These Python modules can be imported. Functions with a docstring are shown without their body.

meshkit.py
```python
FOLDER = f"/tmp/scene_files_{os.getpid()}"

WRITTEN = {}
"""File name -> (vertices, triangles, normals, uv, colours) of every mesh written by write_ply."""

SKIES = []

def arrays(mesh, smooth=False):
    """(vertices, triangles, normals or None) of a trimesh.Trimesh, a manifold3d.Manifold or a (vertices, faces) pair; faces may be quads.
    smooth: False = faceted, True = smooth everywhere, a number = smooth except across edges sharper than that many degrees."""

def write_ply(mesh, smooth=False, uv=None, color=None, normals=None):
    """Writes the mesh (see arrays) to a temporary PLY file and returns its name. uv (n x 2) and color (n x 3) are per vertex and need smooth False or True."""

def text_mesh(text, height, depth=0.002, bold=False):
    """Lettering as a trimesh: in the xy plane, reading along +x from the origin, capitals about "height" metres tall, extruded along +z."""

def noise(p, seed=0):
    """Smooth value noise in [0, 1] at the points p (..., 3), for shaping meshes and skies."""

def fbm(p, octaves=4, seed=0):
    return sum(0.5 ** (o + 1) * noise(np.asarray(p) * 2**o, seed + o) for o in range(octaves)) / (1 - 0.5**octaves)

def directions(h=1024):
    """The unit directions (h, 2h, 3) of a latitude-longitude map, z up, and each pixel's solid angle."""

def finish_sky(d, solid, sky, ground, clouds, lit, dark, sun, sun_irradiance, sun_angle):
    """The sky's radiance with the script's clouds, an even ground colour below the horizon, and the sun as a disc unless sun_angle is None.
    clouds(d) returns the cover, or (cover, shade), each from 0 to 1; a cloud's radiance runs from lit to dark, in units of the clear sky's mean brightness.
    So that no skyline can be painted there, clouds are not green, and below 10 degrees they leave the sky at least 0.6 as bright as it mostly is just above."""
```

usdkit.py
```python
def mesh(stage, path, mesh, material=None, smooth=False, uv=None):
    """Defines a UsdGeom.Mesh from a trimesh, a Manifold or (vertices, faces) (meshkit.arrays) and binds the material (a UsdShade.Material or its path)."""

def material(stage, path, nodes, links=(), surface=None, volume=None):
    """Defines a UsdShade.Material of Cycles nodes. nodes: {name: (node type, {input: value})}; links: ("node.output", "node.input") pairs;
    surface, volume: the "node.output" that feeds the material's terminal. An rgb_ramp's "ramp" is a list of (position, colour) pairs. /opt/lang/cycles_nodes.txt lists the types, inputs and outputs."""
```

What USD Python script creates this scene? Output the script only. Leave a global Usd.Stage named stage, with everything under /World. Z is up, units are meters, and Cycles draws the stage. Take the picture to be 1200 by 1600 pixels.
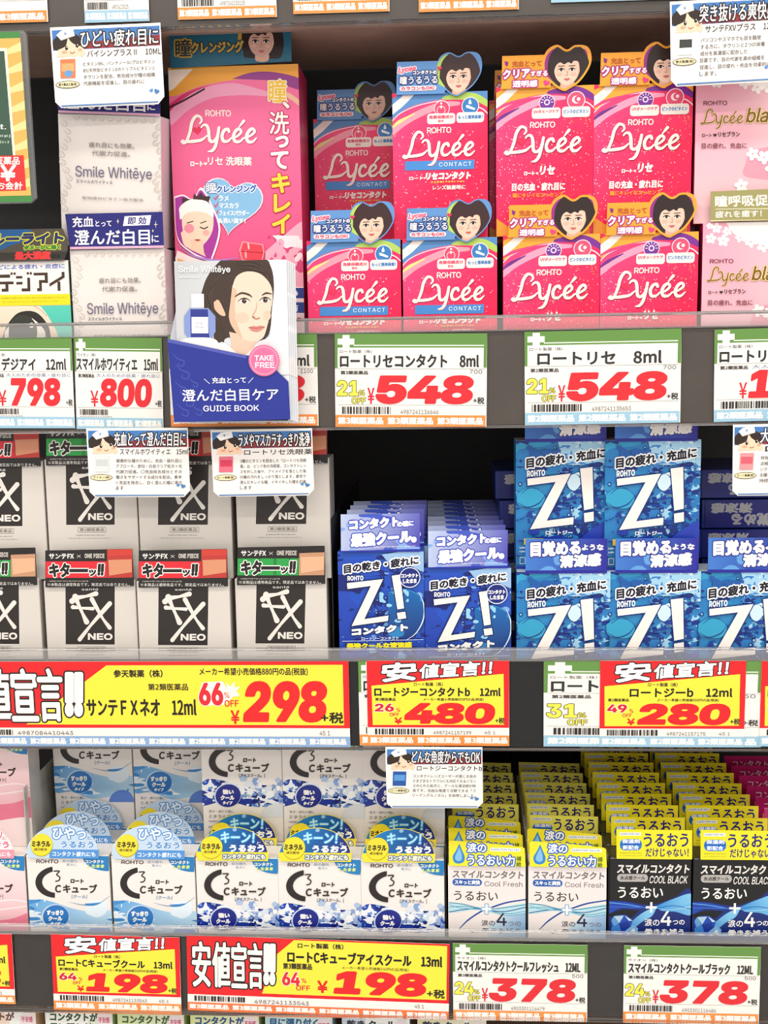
import math, random, glob
import numpy as np
import mapbox_earcut
import manifold3d as m3
import trimesh
from PIL import ImageFont
from shapely import affinity
from shapely.geometry import Polygon, LineString, Point, box as sbox, MultiPolygon
from shapely.ops import unary_union
from pxr import Usd, UsdGeom, UsdLux, UsdShade, Sdf, Gf, Vt
import usdkit, meshkit

stage = Usd.Stage.CreateInMemory()
UsdGeom.SetStageUpAxis(stage, 'Z')
UsdGeom.SetStageMetersPerUnit(stage, 1.0)
UsdGeom.Xform.Define(stage, '/World')
UsdGeom.Scope.Define(stage, '/World/Looks')
rng = random.Random(7)

# ------------------------------------------------------------------ camera
F = 1850.0                                        # focal length in pixels of the 1200 x 1600 frame
CAM = np.array([0.0, -0.85, 1.30])
yaw, pitch, roll = map(math.radians, (-3.45, 8.0, -0.93))
cy, sy, cp, sp = math.cos(yaw), math.sin(yaw), math.cos(pitch), math.sin(pitch)
fwd = np.array([sy * cp, cy * cp, -sp]); right = np.array([cy, -sy, 0.0]); up = np.cross(right, fwd)
cr, sr = math.cos(roll), math.sin(roll)
right, up = cr * right + sr * up, cr * up - sr * right
cam = UsdGeom.Camera.Define(stage, '/World/camera')
cam.CreateFocalLengthAttr(36.0 * F / 1200.0)
cam.CreateHorizontalApertureAttr(36.0)
cam.CreateVerticalApertureAttr(48.0)
cam.CreateClippingRangeAttr(Gf.Vec2f(0.05, 100.0))
M = Gf.Matrix4d(*right, 0, *up, 0, *(-fwd), 0, *CAM, 1)
cam.AddTransformOp().Set(M)
cam.CreateExposureAttr(0.0)

# ------------------------------------------------------------------ light: the shop's ceiling tubes and its pale surroundings
def ceiling_light(name, loc, length, width, power):
    l = UsdLux.RectLight.Define(stage, '/World/' + name)
    l.CreateWidthAttr(length); l.CreateHeightAttr(width); l.CreateIntensityAttr(power)
    l.CreateColorAttr(Gf.Vec3f(1.0, 0.955, 0.89)); l.CreateNormalizeAttr(False)
    UsdGeom.Xformable(l).AddTranslateOp().Set(Gf.Vec3d(*loc))
for i, (ly, lz, pw) in enumerate(((-0.8, 2.75, 23.0), (-2.0, 2.75, 21.0), (-3.6, 2.75, 19.0))):
    for j, lx in enumerate((-1.6, 0.05, 1.7)):
        ceiling_light(f'ceiling_tube_light_{i*3+j+1:03d}', (lx, ly, lz), 1.25, 0.16, pw)
dome = UsdLux.DomeLight.Define(stage, '/World/ambient_light')
dome.CreateIntensityAttr(0.28); dome.CreateColorAttr(Gf.Vec3f(1.0, 0.955, 0.91))

# ------------------------------------------------------------------ pixel <-> space (rays of the calibrated camera met with real planes)
def P(px, py, Y):
    d = fwd * F + right * (px - 600) - up * (py - 800)
    return CAM + d * ((Y - CAM[1]) / d[1])

def srgb(c):
    if not isinstance(c, str):
        return np.array(c, float)
    c = c.lstrip('#')
    if len(c) == 3: c = ''.join(a * 2 for a in c)
    v = np.array([int(c[i:i + 2], 16) / 255 for i in (0, 2, 4)])
    return np.where(v <= .04045, v / 12.92, ((v + .055) / 1.055) ** 2.4) ** 1.1 * 0.92

# ------------------------------------------------------------------ materials
L = '/World/Looks/'
def printed(name, rough, coat, bump):
    n = {"ink": ("attribute", {"attribute": "ink"}),
         "co": ("texture_coordinate", {}),
         "nz": ("noise_texture", {"scale": 26.0, "detail": 1.0}),
         "b": ("bump", {"strength": bump, "distance": 0.004}),
         "p": ("principled_bsdf", {"roughness": rough, "specular_ior_level": 0.35, "coat_weight": coat, "coat_roughness": 0.12})}
    return usdkit.material(stage, L + name, n, [("ink.color", "p.base_color"), ("co.object", "nz.vector"), ("nz.fac", "b.height"), ("b.normal", "p.normal"), ("b.normal", "p.coat_normal")], surface="p.BSDF")
GLOSS = printed('coated_carton_board', 0.4, 0.22, 0.18)
PAPER = printed('printed_paper', 0.5, 0.06, 0.08)
def plain(name, col, rough=0.5, metal=0.0, nscale=40.0, vary=0.12, **kw):
    c = srgb(col)
    n = {"co": ("texture_coordinate", {}), "nz": ("noise_texture", {"scale": nscale, "detail": 3.0}),
         "r": ("rgb_ramp", {"ramp": [(0.25, tuple(c * (1 - vary))), (0.75, tuple(np.minimum(c * (1 + vary), 1)))]}),
         "p": ("principled_bsdf", {"roughness": rough, "metallic": metal, **kw})}
    return usdkit.material(stage, L + name, n, [("co.object", "nz.vector"), ("nz.fac", "r.fac"), ("r.color", "p.base_color")], surface="p.BSDF")
DARK = plain('grey_rail_plastic', '#57504a', 0.26, vary=0.08)
DARKB = plain('black_rail_plastic', '#171615', 0.42, vary=0.08)
DARKC = plain('brown_rail_plastic', '#3f3935', 0.34, vary=0.08)
BOARD = plain('painted_shelf_steel', '#b39a8a', 0.45)
BACK = plain('black_back_panel', '#1b1a1c', 0.55)
GREYD = plain('scuffed_grey_divider', '#c8c8bf', 0.5, vary=0.25, nscale=60)
BLACKD = plain('black_divider_plastic', '#24231f', 0.35)
def clear(name, tint, amount, rough):
    n = {"t": ("transparent_bsdf", {"color": tint}), "g": ("glossy_bsdf", {"color": (1, 1, 1), "roughness": rough}),
         "f": ("fresnel", {"IOR": 1.49}), "a": ("mix_closure", {}), "d": ("principled_bsdf", {"base_color": (.9, .89, .88), "roughness": 0.3}), "m": ("mix_closure", {"fac": amount})}
    return usdkit.material(stage, L + name, n, [("f.fac", "a.fac"), ("t.BSDF", "a.closure1"), ("g.BSDF", "a.closure2"), ("a.closure", "m.closure1"), ("d.BSDF", "m.closure2")], surface="m.closure")
CLEAR = clear('clear_cover_plastic', (.98, .98, .98), 0.015, 0.08)
LIP = clear('milky_clear_lip_plastic', (.985, .975, .97), 0.11, 0.03)
CASE = clear('clear_case_plastic', (.96, .97, .97), 0.10, 0.06)

# ------------------------------------------------------------------ naming and things
taken = {}
def free(parent, name):
    k = taken.get((parent, name), 0); taken[(parent, name)] = k + 1
    return f'{parent}/{name}' + (f'_{k:03d}' if k else '')
def tag(p, label=None, cat=None, group=None, kind=None):
    for k, v in (('label', label), ('category', cat), ('group', group), ('kind', kind)):
        if v: p.SetCustomDataByKey(k, v)
def thing(name, label, cat, loc, rot=(0, 0, 0), group=None):
    x = UsdGeom.Xform.Define(stage, free('/World', name))
    x.AddTranslateOp().Set(Gf.Vec3d(*map(float, loc))); x.AddRotateXYZOp().Set(Gf.Vec3f(*map(float, rot)))
    tag(x.GetPrim(), label, cat, group)
    return x.GetPrim()
def dup(src, label, loc, rot=(0, 0, 0), group=None):
    base = src.GetName()
    if base[-4:-3] == '_' and base[-3:].isdigit(): base = base[:-4]
    r = thing(base, label, src.GetCustomDataByKey('category'), loc, rot, group)
    r.GetReferences().AddInternalReference(src.GetPath()); r.SetInstanceable(True)
    return r
def put(parent, name, v, f, mat, ink=None, label=None):
    path = free(parent, name)
    me = usdkit.mesh(stage, path, (np.asarray(v, float), np.asarray(f, int)), mat)
    if ink is not None:
        UsdGeom.PrimvarsAPI(me).CreatePrimvar('ink', Sdf.ValueTypeNames.Color3fArray, 'vertex').Set(Vt.Vec3fArray.FromNumpy(np.asarray(ink, np.float32)))
    if label: tag(me.GetPrim(), label)
    return path
def chamfer_box(x0, x1, y0, y1, z0, z1, b):
    pts = []
    for sx, x in ((1, x0), (-1, x1)):
        for sy_, y in ((1, y0), (-1, y1)):
            for sz, z in ((1, z0), (-1, z1)):
                pts += [(x, y + sy_ * b, z + sz * b), (x + sx * b, y, z + sz * b), (x + sx * b, y + sy_ * b, z)]
    h = m3.Manifold.hull_points(np.array(pts)).to_mesh()
    return np.array(h.vert_properties[:, :3]), np.array(h.tri_verts)
def bx(parent, name, x0, x1, y0, y1, z0, z1, mat, b=0.0006, label=None):
    v, f = chamfer_box(x0, x1, y0, y1, z0, z1, b)
    return put(parent, name, v, f, mat, label=label)

# ------------------------------------------------------------------ outlines of lettering (marching squares on the font's glyph masks)
FD = glob.glob('/opt/blender-*/*/datafiles/fonts')[0]
EM = 48
JP = ImageFont.truetype(FD + '/Noto Sans CJK Regular.woff2', EM)
ENF = {}
for w in (400, 600, 900):
    ENF[w] = ImageFont.truetype(FD + '/Inter.woff2', EM); ENF[w].set_variation_by_axes([28, w])

def contour_polys(a, level):
    """Closed outlines of the field a (padded with low values) above level, as one shapely geometry in array coordinates."""
    a = np.pad(np.asarray(a, float), 1, constant_values=-1e-9 if level > 0 else level - 1)
    on = a > level
    H, W = a.shape
    c = (on[:-1, :-1] * 1 + on[:-1, 1:] * 2 + on[1:, 1:] * 4 + on[1:, :-1] * 8)
    nxt = {}
    def pt(e):
        k, i, j = e
        if k == 0:
            p, q = a[i, j], a[i, j + 1]; return (j + (level - p) / (q - p) - 1, i - 1)
        p, q = a[i, j], a[i + 1, j]; return (j - 1, i + (level - p) / (q - p) - 1)
    T = {1: ('L', 'T'), 2: ('T', 'R'), 3: ('L', 'R'), 4: ('R', 'B'), 6: ('T', 'B'), 7: ('L', 'B'), 8: ('B', 'L'), 9: ('B', 'T'), 11: ('B', 'R'), 12: ('R', 'L'), 13: ('R', 'T'), 14: ('T', 'L')}
    for i, j in zip(*np.nonzero((c > 0) & (c < 15))):
        k = int(c[i, j])
        E = {'T': (0, i, j), 'B': (0, i + 1, j), 'L': (1, i, j), 'R': (1, i, j + 1)}
        segs = [T[k]] if k in T else ([('L', 'T'), ('R', 'B')] if k == 5 else [('T', 'R'), ('B', 'L')])
        for s, t in segs: nxt[E[s]] = E[t]
    rings = []
    while nxt:
        s, e = nxt.popitem(); loop = [s]
        while e in nxt: loop.append(e); e = nxt.pop(e)
        if len(loop) > 3:
            r = Polygon([pt(q) for q in loop])
            if not r.is_valid: r = r.buffer(0)
            if r.area > 0.4: rings.append(r)
    g = Polygon()
    for r in sorted(rings, key=lambda r: -r.area): g = g.symmetric_difference(r)
    return g
glyphs = {}
def glyph(ch, font):
    key = (ch, id(font))
    if key not in glyphs:
        m, o = font.getmask2(ch, mode='L', anchor='ls')
        w, h = m.size
        g = Polygon()
        if w and h:
            g = affinity.translate(contour_polys(np.array(m, dtype=float).reshape(h, w), 127.5), o[0], o[1])
        glyphs[key] = (g.simplify(0.12), font.getlength(ch))
    return glyphs[key]
def lettering(text, font, space=0.0):
    x, out = 0.0, []
    for ch in text:
        fn = font if not (font is not JP and ord(ch) > 0x2000 and ch != '’') else JP
        g, adv = glyph(ch, fn)
        if not g.is_empty: out.append(affinity.translate(g, x, 0))
        x += adv + space * EM
    return unary_union(out) if len(out) > 1 else out[0]
def smooth(pts, n=8):
    p = np.array(pts, float)
    if len(p) < 3: return p
    q = np.vstack([2 * p[0] - p[1], p, 2 * p[-1] - p[-2]]); out = []
    for i in range(1, len(q) - 2):
        a, b, c, d = q[i - 1:i + 3]
        for t in np.linspace(0, 1, n, endpoint=False):
            out.append(.5 * (2 * b + (c - a) * t + (2 * a - 5 * b + 4 * c - d) * t * t + (3 * b - a - 3 * c + d) * t ** 3))
    out.append(p[-1])
    return np.array(out)
def polys(g):
    if g.is_empty: return []
    if g.geom_type == 'Polygon': return [g]
    return [q for s in g.geoms for q in polys(s)] if hasattr(g, 'geoms') else []
def triangulate(p):
    rings = [np.array(p.exterior.coords)[:-1]] + [np.array(r.coords)[:-1] for r in p.interiors]
    v = np.vstack(rings); ends = np.cumsum([len(r) for r in rings]).astype(np.uint32)
    return v, mapbox_earcut.triangulate_float64(v, ends).reshape(-1, 3).astype(int)

STEP = 1.2e-5
class Art:
    """Flat print on a face. Shapes are given in a design frame (three corners tl, tr, bl) and mapped to the W x H metre face."""
    def __init__(self, tl, tr, bl, W, H, ox=0.0, oz=0.0):
        tl, tr, bl = map(lambda q: np.array(q, float), (tl, tr, bl))
        inv = np.linalg.inv(np.array([tr - tl, bl - tl]).T)
        A = np.array([[W, 0], [0, -H]]) @ inv
        b = np.array([ox, oz]) - A @ tl
        self.aff = (A[0, 0], A[0, 1], A[1, 0], A[1, 1], b[0], b[1])
        self.unit = math.sqrt(abs(np.linalg.det(A)))
        self.face = sbox(ox, oz - H, ox + W, oz)
        self.k, self.y0, self.clip, self.layers, self.slabs = 0, 0.0, self.face, {}, []
        self.where, self.part = '', 'front_print'
    def loc(self, g): return affinity.affine_transform(g, self.aff)
    def on(self, where, y0, clip):
        self.where, self.y0, self.clip, self.k = where, y0, clip, 0
    def add(self, g, c):
        if g.is_empty: return
        self.k += 1
        grad = isinstance(c, tuple) and c[0] == 'g'
        if grad:
            a, b = (np.array(self.loc(Point(q)).coords[0]) for q in c[3:5]); c0, c1 = srgb(c[1]), srgb(c[2])
        g = self.loc(g).simplify(self.unit * 0.05 if self.unit < 1.5e-4 else self.unit * .09)
        if not g.is_valid: g = g.buffer(0)
        g = g.intersection(self.clip)
        vs, fs, cs = self.layers.setdefault((self.where, self.part), ([], [], []))
        for p in polys(g):
            if p.area < 1e-10: continue
            v, f = triangulate(p)
            if not len(f): continue
            fs.append(f)
            vs.append(np.column_stack([v[:, 0], np.full(len(v), -(self.y0 + (self.k + 1) * STEP)), v[:, 1]]))
            if grad:
                t = np.clip(((v - a) @ (b - a)) / ((b - a) @ (b - a)), 0, 1)[:, None]; cs.append(c0 * (1 - t) + c1 * t)
            else:
                cs.append(np.tile(srgb(c), (len(v), 1)))
    def p(self, pts, c): self.add(Polygon(pts).buffer(0), c)
    def r(self, x0, y0, x1, y1, c): self.add(sbox(x0, y0, x1, y1), c)
    def rr(self, x0, y0, x1, y1, r, c): self.add(sbox(x0 + r, y0 + r, x1 - r, y1 - r).buffer(r, 4), c)
    def e(self, x, y, rx, ry, c, rot=0):
        g = affinity.scale(Point(x, y).buffer(1, 8), rx, ry)
        self.add(affinity.rotate(g, rot) if rot else g, c)
    def ring(self, x, y, r, w, c): self.add(Point(x, y).buffer(r, 8).difference(Point(x, y).buffer(r - w, 8)), c)
    def s(self, pts, w, c, taper=None, sm=True):
        q = smooth(pts) if sm else np.array(pts, float)
        if taper is None: g = LineString(q).buffer(w / 2, 3)
        else:
            ws = np.interp(np.linspace(0, 1, len(q)), np.linspace(0, 1, len(taper)), taper) * w / 2
            g = unary_union([unary_union([Point(a).buffer(max(u, .01), 4), Point(b).buffer(max(t, .01), 4)]).convex_hull for a, b, u, t in zip(q[:-1], q[1:], ws[:-1], ws[1:])])
        self.add(g, c)
    def t(self, text, x0, y0, x1, y1, c, b=0, o=None, sl=0, sh=0, f=None, sp=0, o2=None, part='lettering', own=False):
        """Lettering fitted to a box. b: extra weight, o: (width, colour) outline, sl: rise per unit along the line, sh: slant, f: None or a weight of the Latin face."""
        if not text.strip(): return
        g = lettering(text, JP if f is None else ENF[f], sp)
        if sh: g = affinity.affine_transform(g, (1, -sh, 0, 1, 0, 0))
        a = g.bounds
        g = affinity.translate(g, -a[0], -a[1])
        g = affinity.scale(g, (x1 - x0) / max(a[2] - a[0], 1e-6), (y1 - y0) / max(a[3] - a[1], 1e-6), origin=(0, 0))
        g = affinity.translate(g, x0, y0)
        if sl: g = affinity.affine_transform(g, (1, 0, sl, 1, 0, -sl * x0))
        if b: g = g.buffer(b, 3)
        n = sum(1 for k in self.layers if k[0] == self.where and k[1].startswith(part))
        was, self.part = self.part, part + (f'#{n}' if own and n else '')
        if o2: self.add(g.buffer(o[0] + o2[0], 3), o2[1])
        if o: self.add(g.buffer(o[0], 3), o[1])
        self.add(g, c)
        self.part = was
    def heart(self, x, y, r, c, rot=0):
        u = np.linspace(0, 2 * np.pi, 40)[:-1]
        q = np.column_stack([16 * np.sin(u) ** 3, -(13 * np.cos(u) - 5 * np.cos(2 * u) - 2 * np.cos(3 * u) - np.cos(4 * u))]) * r / 16 + (x, y)
        g = Polygon(q)
        self.add(affinity.rotate(g, rot) if rot else g, c)
        return g
    def water(self, x0, y0, x1, y1, c, seed, cell, level, stretch=1.0, inside=None, line=0.0, octaves=2, res=7):
        """Patches (or, with line, thin wandering threads) of a noise field."""
        n = max(12, int((x1 - x0) / cell * res)); m = max(12, int((y1 - y0) / cell * res * stretch))
        X, Y = np.meshgrid(np.linspace(0, (x1 - x0) / cell, n), np.linspace(0, (y1 - y0) / cell * stretch, m))
        fld = meshkit.fbm(np.stack([X, Y, np.full_like(X, seed * 3.7)], -1), octaves, seed)
        if line: fld, level = 1 - np.abs(fld - level), 1 - line
        g = affinity.affine_transform(contour_polys(fld, level), ((x1 - x0) / (n - 1), 0, 0, (y1 - y0) / (m - 1), x0, y0))
        if inside is not None: g = g.intersection(inside)
        self.add(g, c)
    def slab(self, name, g, y, th, c, mat, label=None, isloc=False):
        """A thin card of outline g whose front is at -y; returns its place for the print on it."""
        g = g if isloc else self.loc(g)
        self.slabs.append((name, g, y, th, c, mat, label)); return g
    def build(self, parent, mat):
        made = {}
        for name, g, y, th, c, m, label in self.slabs:
            v, f = triangulate(g); n = len(v)
            ring = np.array(g.exterior.coords)[:-1]; k = len(ring)
            V = [np.column_stack([v[:, 0], np.full(n, -y), v[:, 1]]), np.column_stack([v[:, 0], np.full(n, -y + th), v[:, 1]])]
            S = np.vstack([np.column_stack([ring[:, 0], np.full(k, -y), ring[:, 1]]), np.column_stack([ring[:, 0], np.full(k, -y + th), ring[:, 1]])])
            i = np.arange(k); j = (i + 1) % k; o = 2 * n
            fs = np.vstack([f, f[:, ::-1] + n, np.column_stack([i, j, j + k]) + o, np.column_stack([i, j + k, i + k]) + o])
            V = np.vstack(V + [S])
            made[name] = put(parent, name, V, fs, m, np.tile(srgb(c), (len(V), 1)), label)
        for (where, part), (vs, fs, cs) in self.layers.items():
            if not vs: continue
            nm = part.split('#')[0] if not where else where + '_' + part.split('#')[0]
            lo = np.array([v.min(0) for v in vs]); hi = np.array([v.max(0) for v in vs]); n = len(vs); grp = np.zeros(n, int)
            if 1 < n < 500:                                     # print that lies far apart becomes parts of its own
                gap = np.linalg.norm(np.maximum(0, np.maximum(lo[:, None] - hi[None], lo[None] - hi[:, None])), axis=2); size = np.linalg.norm(hi - lo, axis=1)
                near = gap < .48 * np.maximum(size[:, None], size[None]); grp = np.arange(n)
                for _ in range(n):
                    new = np.where(near, grp[None, :], n).min(1)
                    if (new == grp).all(): break
                    grp = new
                if len(set(grp)) > 8: grp[:] = 0
            for gnum in sorted(set(grp)):
                sel = [i for i in range(n) if grp[i] == gnum]; off = np.cumsum([0] + [len(vs[i]) for i in sel])
                put(made.get(where, parent), nm, np.vstack([vs[i] for i in sel]), np.vstack([fs[i] + o for i, o in zip(sel, off)]), mat, np.vstack([cs[i] for i in sel]))

class Carton:
    """A folding carton standing on its base: Xform at the middle of the front bottom edge."""
    def __init__(self, name, label, cat, tl, tr, bl, Y, zb, dep, cols, frame=None, group=None, rot=(0, 0, 0), H=None, W=None):
        a, b = P(*tl, Y), P(*tr, Y)
        self.W = W or float(b[0] - a[0]); self.H = H or float((a[2] + b[2]) / 2 - zb); self.dep = dep
        self.loc = np.array([a[0] + self.W / 2, Y, zb])
        self.prim = thing(name, label, cat, self.loc, rot, group)
        self.path = str(self.prim.GetPath())
        self.A = Art(*(frame or (tl, tr, bl)), self.W, self.H, -self.W / 2, self.H)
        v, f = chamfer_box(-self.W / 2, self.W / 2, 0, dep, 0, self.H, 0.0005)
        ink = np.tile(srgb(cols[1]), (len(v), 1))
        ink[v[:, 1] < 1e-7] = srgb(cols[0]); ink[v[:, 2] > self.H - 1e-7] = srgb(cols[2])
        put(self.path, 'carton_body', v, f, GLOSS, ink)
    def header(self, g, col, name='header_card', label=None):
        g = self.A.slab(name, g, 0.0019, 0.0005, col, GLOSS, label)
        self.A.on(name, 0.0019, g); self.A.part = 'print'
    def done(self):
        self.A.build(self.path, GLOSS); return self.prim
    def copy(self, label, px=None, Y=None, zb=None, x=None, rot=(0, 0, 0), group=None, ref_z=None):
        """px: the picture place of the copy's top left front corner."""
        Y = self.loc[1] if Y is None else Y; zb = self.loc[2] if zb is None else zb
        if x is None: x = P(px[0], px[1], Y)[0] + self.W / 2
        return dup(self.prim, label, (x, Y, zb), rot, group)

def card(name, label, cat, tl, tr, bl, Y, frame, body='#f4efe9', th=0.0004, outline=None, lean=0.0, group=None, tiltz=None, mat=None):
    """A flat card hung at depth Y: Xform at the middle of its foot."""
    a, b, c = P(*tl, Y), P(*tr, Y), P(*bl, Y)
    W = float(np.linalg.norm(b - a)); ang = math.degrees(math.atan2(b[2] - a[2], b[0] - a[0])) if tiltz is None else tiltz
    H = float(np.linalg.norm(c - a))
    cs, sn = math.cos(math.radians(ang)), math.sin(math.radians(ang))
    foot = a + np.array([cs * W / 2 + sn * H, 0, sn * W / 2 - cs * H])
    pr = thing(name, label, cat, foot, (lean, -ang, 0), group)
    A = Art(*frame, W, H, -W / 2, H)
    g = A.face if outline is None else A.loc(outline)
    A.slab('card', g, 0.0, th, body, mat or PAPER, isloc=True)
    A.on('card', 0.0, g); A.where = ''
    return pr, A

# ------------------------------------------------------------------ the shelves
ZA, ZB, ZC = P(640, 597, .012)[2], P(640, 1090, .012)[2], P(640, 1512, .012)[2]
def rail_z(y): return P(600, y, 0.0)[2]
XL, XR = -0.62, 0.62
def shelf(label, rail_label, ztop, zbot, zfloor, depth, mat, lip=0):
    t = thing('shelf', label, 'shelf', (0, 0, zbot)); p = str(t.GetPath())
    h = ztop - zbot; fl = zfloor - zbot
    bx(p, 'shelf_board', XL, XR, 0.0045, depth, 0.003, fl, BOARD, 0.001)
    bx(p, 'front_flange', XL, XR, 0.0045, 0.011, -0.001, 0.0032, BOARD, 0.0005)
    r = thing('price_rail', rail_label, 'price rail', (0, 0, zbot)); p = str(r.GetPath())
    bx(p, 'rail_face', XL, XR, 0.001, 0.0034, 0.0, h, mat, 0.0006)
    bx(p, 'rail_foot', XL, XR, -0.0045, 0.0034, -0.0016, 0.0, CLEAR, 0.0004, 'clear foot strip along the lower edge of the rail')
    if lip:
        bx(p, 'clear_lip', XL, XR, -0.0012, 0.0012, h - 0.001, h + lip, LIP, 0.0008, 'clear lip along the top of the rail')
        bx(p, 'lip_bead', XL, XR, -0.0022, 0.0022, h + lip, h + lip + 0.0014, LIP, 0.0006)
shelf('topmost shelf board, seen from below along the top edge', 'topmost price rail, cut off by the top edge of the picture', rail_z(-112), rail_z(33), rail_z(-30), .15, DARK)
shelf('upper shelf board carrying the pink boxes', 'grey price rail under the pink boxes', rail_z(518), rail_z(667), ZA, .26, DARK, .0088)
shelf('middle shelf board carrying the silver-white and bright blue boxes', 'black price rail under the silver-white and bright blue boxes', rail_z(1031), rail_z(1166.5), ZB, .29, DARKB, .0075)
shelf('lower shelf board carrying the domed white boxes and yellow-topped boxes', 'brownish price rail under the domed white boxes and yellow-topped boxes', rail_z(1465), rail_z(1584), ZC, .29, DARKC, .0056)
def structure(name, x0, x1, y0, y1, z0, z1, mat):
    v, f = chamfer_box(x0, x1, y0, y1, z0, z1, 0.0005)
    tag(stage.GetPrimAtPath(put('/World', name, v, f, mat)), kind='structure')
structure('wall_back', XL, XR, .30, .31, .55, 1.75, BACK)
structure('trim_1', XL, XR, .165, .17, ZA + .002, rail_z(33) + .09, BACK)
structure('trim_2', XL, XR, .0, .30, rail_z(1810), rail_z(1790), BOARD)

def divider(label, x, y0, y1, z0, z1, mat, th=0.0012):
    t = thing('shelf_divider', label, 'divider', (x, y0, z0))
    p = str(t.GetPath())
    v, f = chamfer_box(-th / 2, th / 2, 0, y1 - y0, 0, z1 - z0, 0.0003); put(p, 'panel', v, f, mat)
    v, f = chamfer_box(-0.006, 0.006, 0, y1 - y0, 0, 0.0009, 0.0003); put(p, 'foot', v, f, mat)

# ------------------------------------------------------------------ printed motifs
def conv(x0, y0, s): return lambda x, y: (x0 + x / s, y0 + y / s)
def frame_px(cv, *pts): return [cv(*q) for q in pts]

def girl(A, x, y, r, hair='#43292a', skin='#f3cdb8'):
    was, A.part = A.part, 'portrait'
    q = lambda *u: smooth([(x + a * r, y + b * r) for a, b in u])
    A.p(q((-1.25, 1.25), (-1.42, .2), (-1.3, -.9), (-.7, -1.6), (.15, -1.75), (1.0, -1.5), (1.55, -.7), (1.7, .3), (1.5, 1.2), (.9, 1.35), (-.9, 1.3), (-1.25, 1.25)), hair)
    A.p(q((-.42, .9), (-.36, 1.5), (.5, 1.5), (.5, .9), (-.42, .9)), '#e3b39c')
    A.p(q((-.86, -.7), (-.93, .15), (-.72, .78), (-.3, 1.16), (.05, 1.26), (.42, 1.12), (.8, .7), (.97, .1), (.9, -.7), (-.86, -.7)), skin)
    A.p(q((.5, -.6), (.86, -.3), (.86, .3), (.62, .85), (.2, 1.2), (.5, 1.08), (.82, .68), (.99, .1), (.9, -.6), (.5, -.6)), '#e8bba4')
    A.p(q((-1.3, 1.1), (-1.25, -.7), (-.5, -1.55), (.3, -1.6), (1.1, -1.2), (1.5, -.2), (1.5, 1.1), (1.12, 1.15), (.98, .2), (.86, -.42), (.5, -.5), (.35, -.32), (.1, -.42), (-.2, -.28), (-.5, -.42), (-.8, -.2), (-.94, .3), (-1.0, 1.1), (-1.3, 1.1)), hair)
    for s in (-1, 1):
        A.e(x + s * .4 * r, y + .12 * r, .19 * r, .1 * r, '#faf1ec'); A.e(x + s * .4 * r, y + .12 * r, .1 * r, .1 * r, '#2c1a17')
        A.s([(x + s * .4 * r - .22 * r, y + .1 * r), (x + s * .4 * r, y + .0 * r), (x + s * .4 * r + .22 * r, y + .1 * r)], .06 * r, '#2c1a17')
        A.s([(x + s * .4 * r - .22 * r, y - .14 * r), (x + s * .4 * r + .22 * r, y - .16 * r)], .06 * r, '#7a5446')
        A.e(x + s * .52 * r, y + .45 * r, .2 * r, .12 * r, '#efbcaa')
    A.s([(x + .02 * r, y + .2 * r), (x + .08 * r, y + .5 * r), (x - .08 * r, y + .52 * r)], .05 * r, '#d09a84')
    A.p(q((-.2, .8), (-.06, .74), (.04, .77), (.14, .74), (.26, .8), (.04, .92), (-.2, .8)), '#cf6a6a')
    A.part = was

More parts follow.
